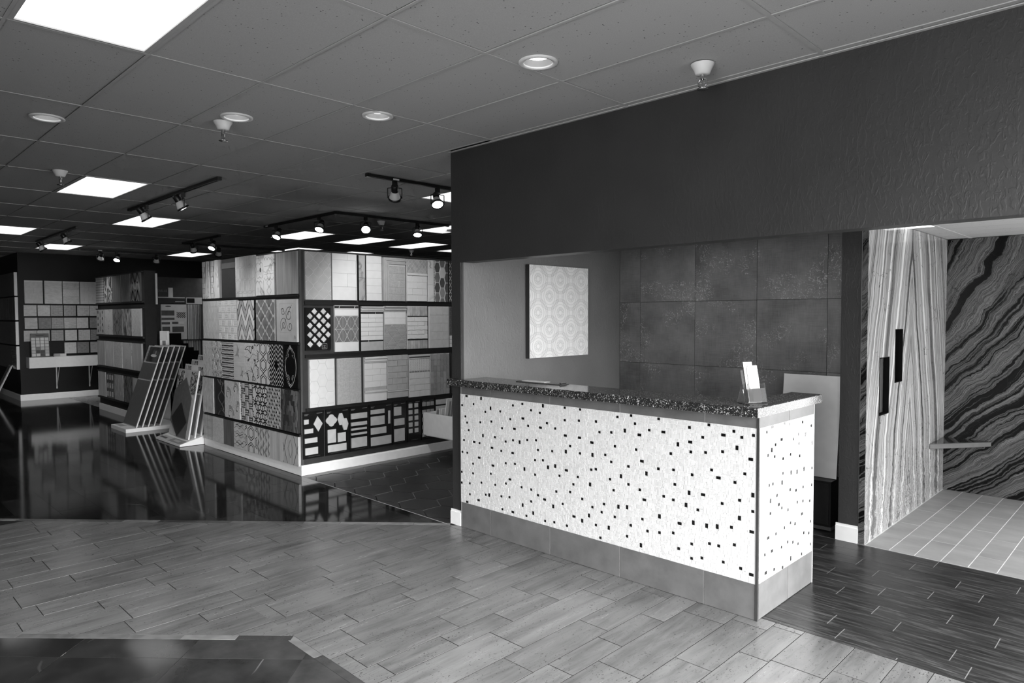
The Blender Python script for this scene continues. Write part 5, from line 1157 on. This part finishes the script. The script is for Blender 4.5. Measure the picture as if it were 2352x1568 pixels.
# ------------------------------------------------------------------ displays in the gap behind the racks
bw = tag(empty('rear_display', (-11.6, 1.4, 0)), 'grey rear display unit in the gap between the displays', 'display'); DO3 = -bw.location
MB().box(-11.9, .3, 0, -11.45, 2.7, 2.44).build('body', plain(.06, .7, .1), bw, DO3)
def BP(label, y0, y1, z0, z1, mat, t=.03, name='sample_board', cat='display board', x=-11.45): return Panel(label, x, (y0+y1)/2, z0, PI/2, y1-y0, z1-z0, t, mat, None, name, cat)
sg = BP('dark sign with pale letters behind the second display', .30, .765, 2.085, 2.29, K2, .02, 'brand_sign', 'sign', -11.40)
tc = bpy.data.curves.new('lettering', 'FONT'); tc.body = 'SVILLE'; tc.size = .058; tc.extrude = .001; tc.align_x = 'RIGHT'; to = bpy.data.objects.new('tmp', tc); COL.objects.link(to)
bpy.context.view_layer.update(); me = bpy.data.meshes.new_from_object(to); bpy.data.objects.remove(to); me.materials.clear(); me.materials.append(G3); place('lettering', me, sg.o, (.215, -.0205, .085), (PI/2, 0, 0))
BP('white L-shaped card behind the dark sign', .45, .862, 2.025, 2.25, W1, .02)
p = BP('long dark photo strip above the white sample page', .60, 1.07, 1.975, 2.08, K2); p.piece(rectp(-.23, .09, .23, .104), W2, .004, 'strip_edge'); p.piece(rectp(.06, .02, .22, .03), W3, .004, 'photo_detail')
p = BP('pale header card with black square above the upright pages', 1.09, 1.37, 1.96, 2.08, W3); p.piece(rectp(-.13, .02, .005, .105), K1, .004, 'print')
p = BP('white sample page with dark swatches and a striped patch', .645, 1.085, 1.315, 1.95, W2, .045)
for a in ((.65, .87, 1.75, 1.84), (.65, .87, 1.67, 1.71), (.65, .79, 1.59, 1.63), (.83, .93, 1.595, 1.635), (.66, .79, 1.46, 1.55), (.83, 1.03, 1.45, 1.55)): p.piece(rectp(a[0]-.865, a[2]-1.315, a[1]-.865, a[3]-1.315), G4, .005, 'swatch')
p.piece(rectp(.94-.865, .28, 1.03-.865, .32), W1, .005, 'swatch'); p.piece(rectp(.91-.865, 1.71-1.315, 1.06-.865, 1.81-1.315), W1, .004, 'swatch'); p.lines([[(.045+q*.035-.05, .395), (.045+q*.035+.05, .495)] for q in range(-1, 6)], .014, K1, .006, rect=(.045, .395, .195, .495))
p.piece(ell(-.10, .60, .05, .012), G4, .004, 'handle_slot')
for k in range(8): 
    q = Panel('upright sample page, %s of eight beside the white page' % ('first', 'second', 'third', 'fourth', 'fifth', 'sixth', 'seventh', 'eighth')[k], -11.45, 1.112+k*.031, 1.31, PI/2, .022, .64, .06-.004*k, (W3, G1, W3, G2, G1, G2, G2, G3)[k], 'upright pages of the rear display', 'sample_page', 'sample page')
for k in range(7): Panel('short upright page, %s of seven below the shelf' % ('first', 'second', 'third', 'fourth', 'fifth', 'sixth', 'seventh')[k], -11.45, 1.04+k*.045, .95, PI/2, .033, .34, .06-.004*k, (W3, G1, G1, W3, G2, G1, G2)[k], 'lower pages of the rear display', 'sample_page', 'sample page')
MB().box(-11.45, .62, 1.295, -11.36, 1.42, 1.308).build('ledge', M_BLACK, bw, DO3)
for k, (y, h) in enumerate(((.547, 1.444), (.684, 1.264), (.80, 1.19), (.907, 1.126))):
    o = tag(MB().box(-.10, -.015, 0, .10, 0, h).build('dark_board', plain(.006, .8, .05), None, (-10.7-.06*k, y+.08, 0), (-.05, 0, PI/2-.25)), 'black upright board behind the racks, %s from the second display' % ORD[k], 'board', 'black upright boards'); MB().box(.098, -.017, .3, .104, 0, h-.35).build('edge', G2, o)
wd = tag(empty('small_display', (-10.45, .371, 0), (0, 0, PI/2-.3)), 'small pale display card with a dark window beside the second display end', 'display card')
MB().box(-.07, -.02, 0, .07, 0, 1.49).build('card', W3, wd); MB().box(-.065, -.024, 1.34, .04, -.02, 1.48).build('panel', G2, wd); MB().box(-.035, -.026, 1.10, .015, -.02, 1.33).build('window', K2, wd)
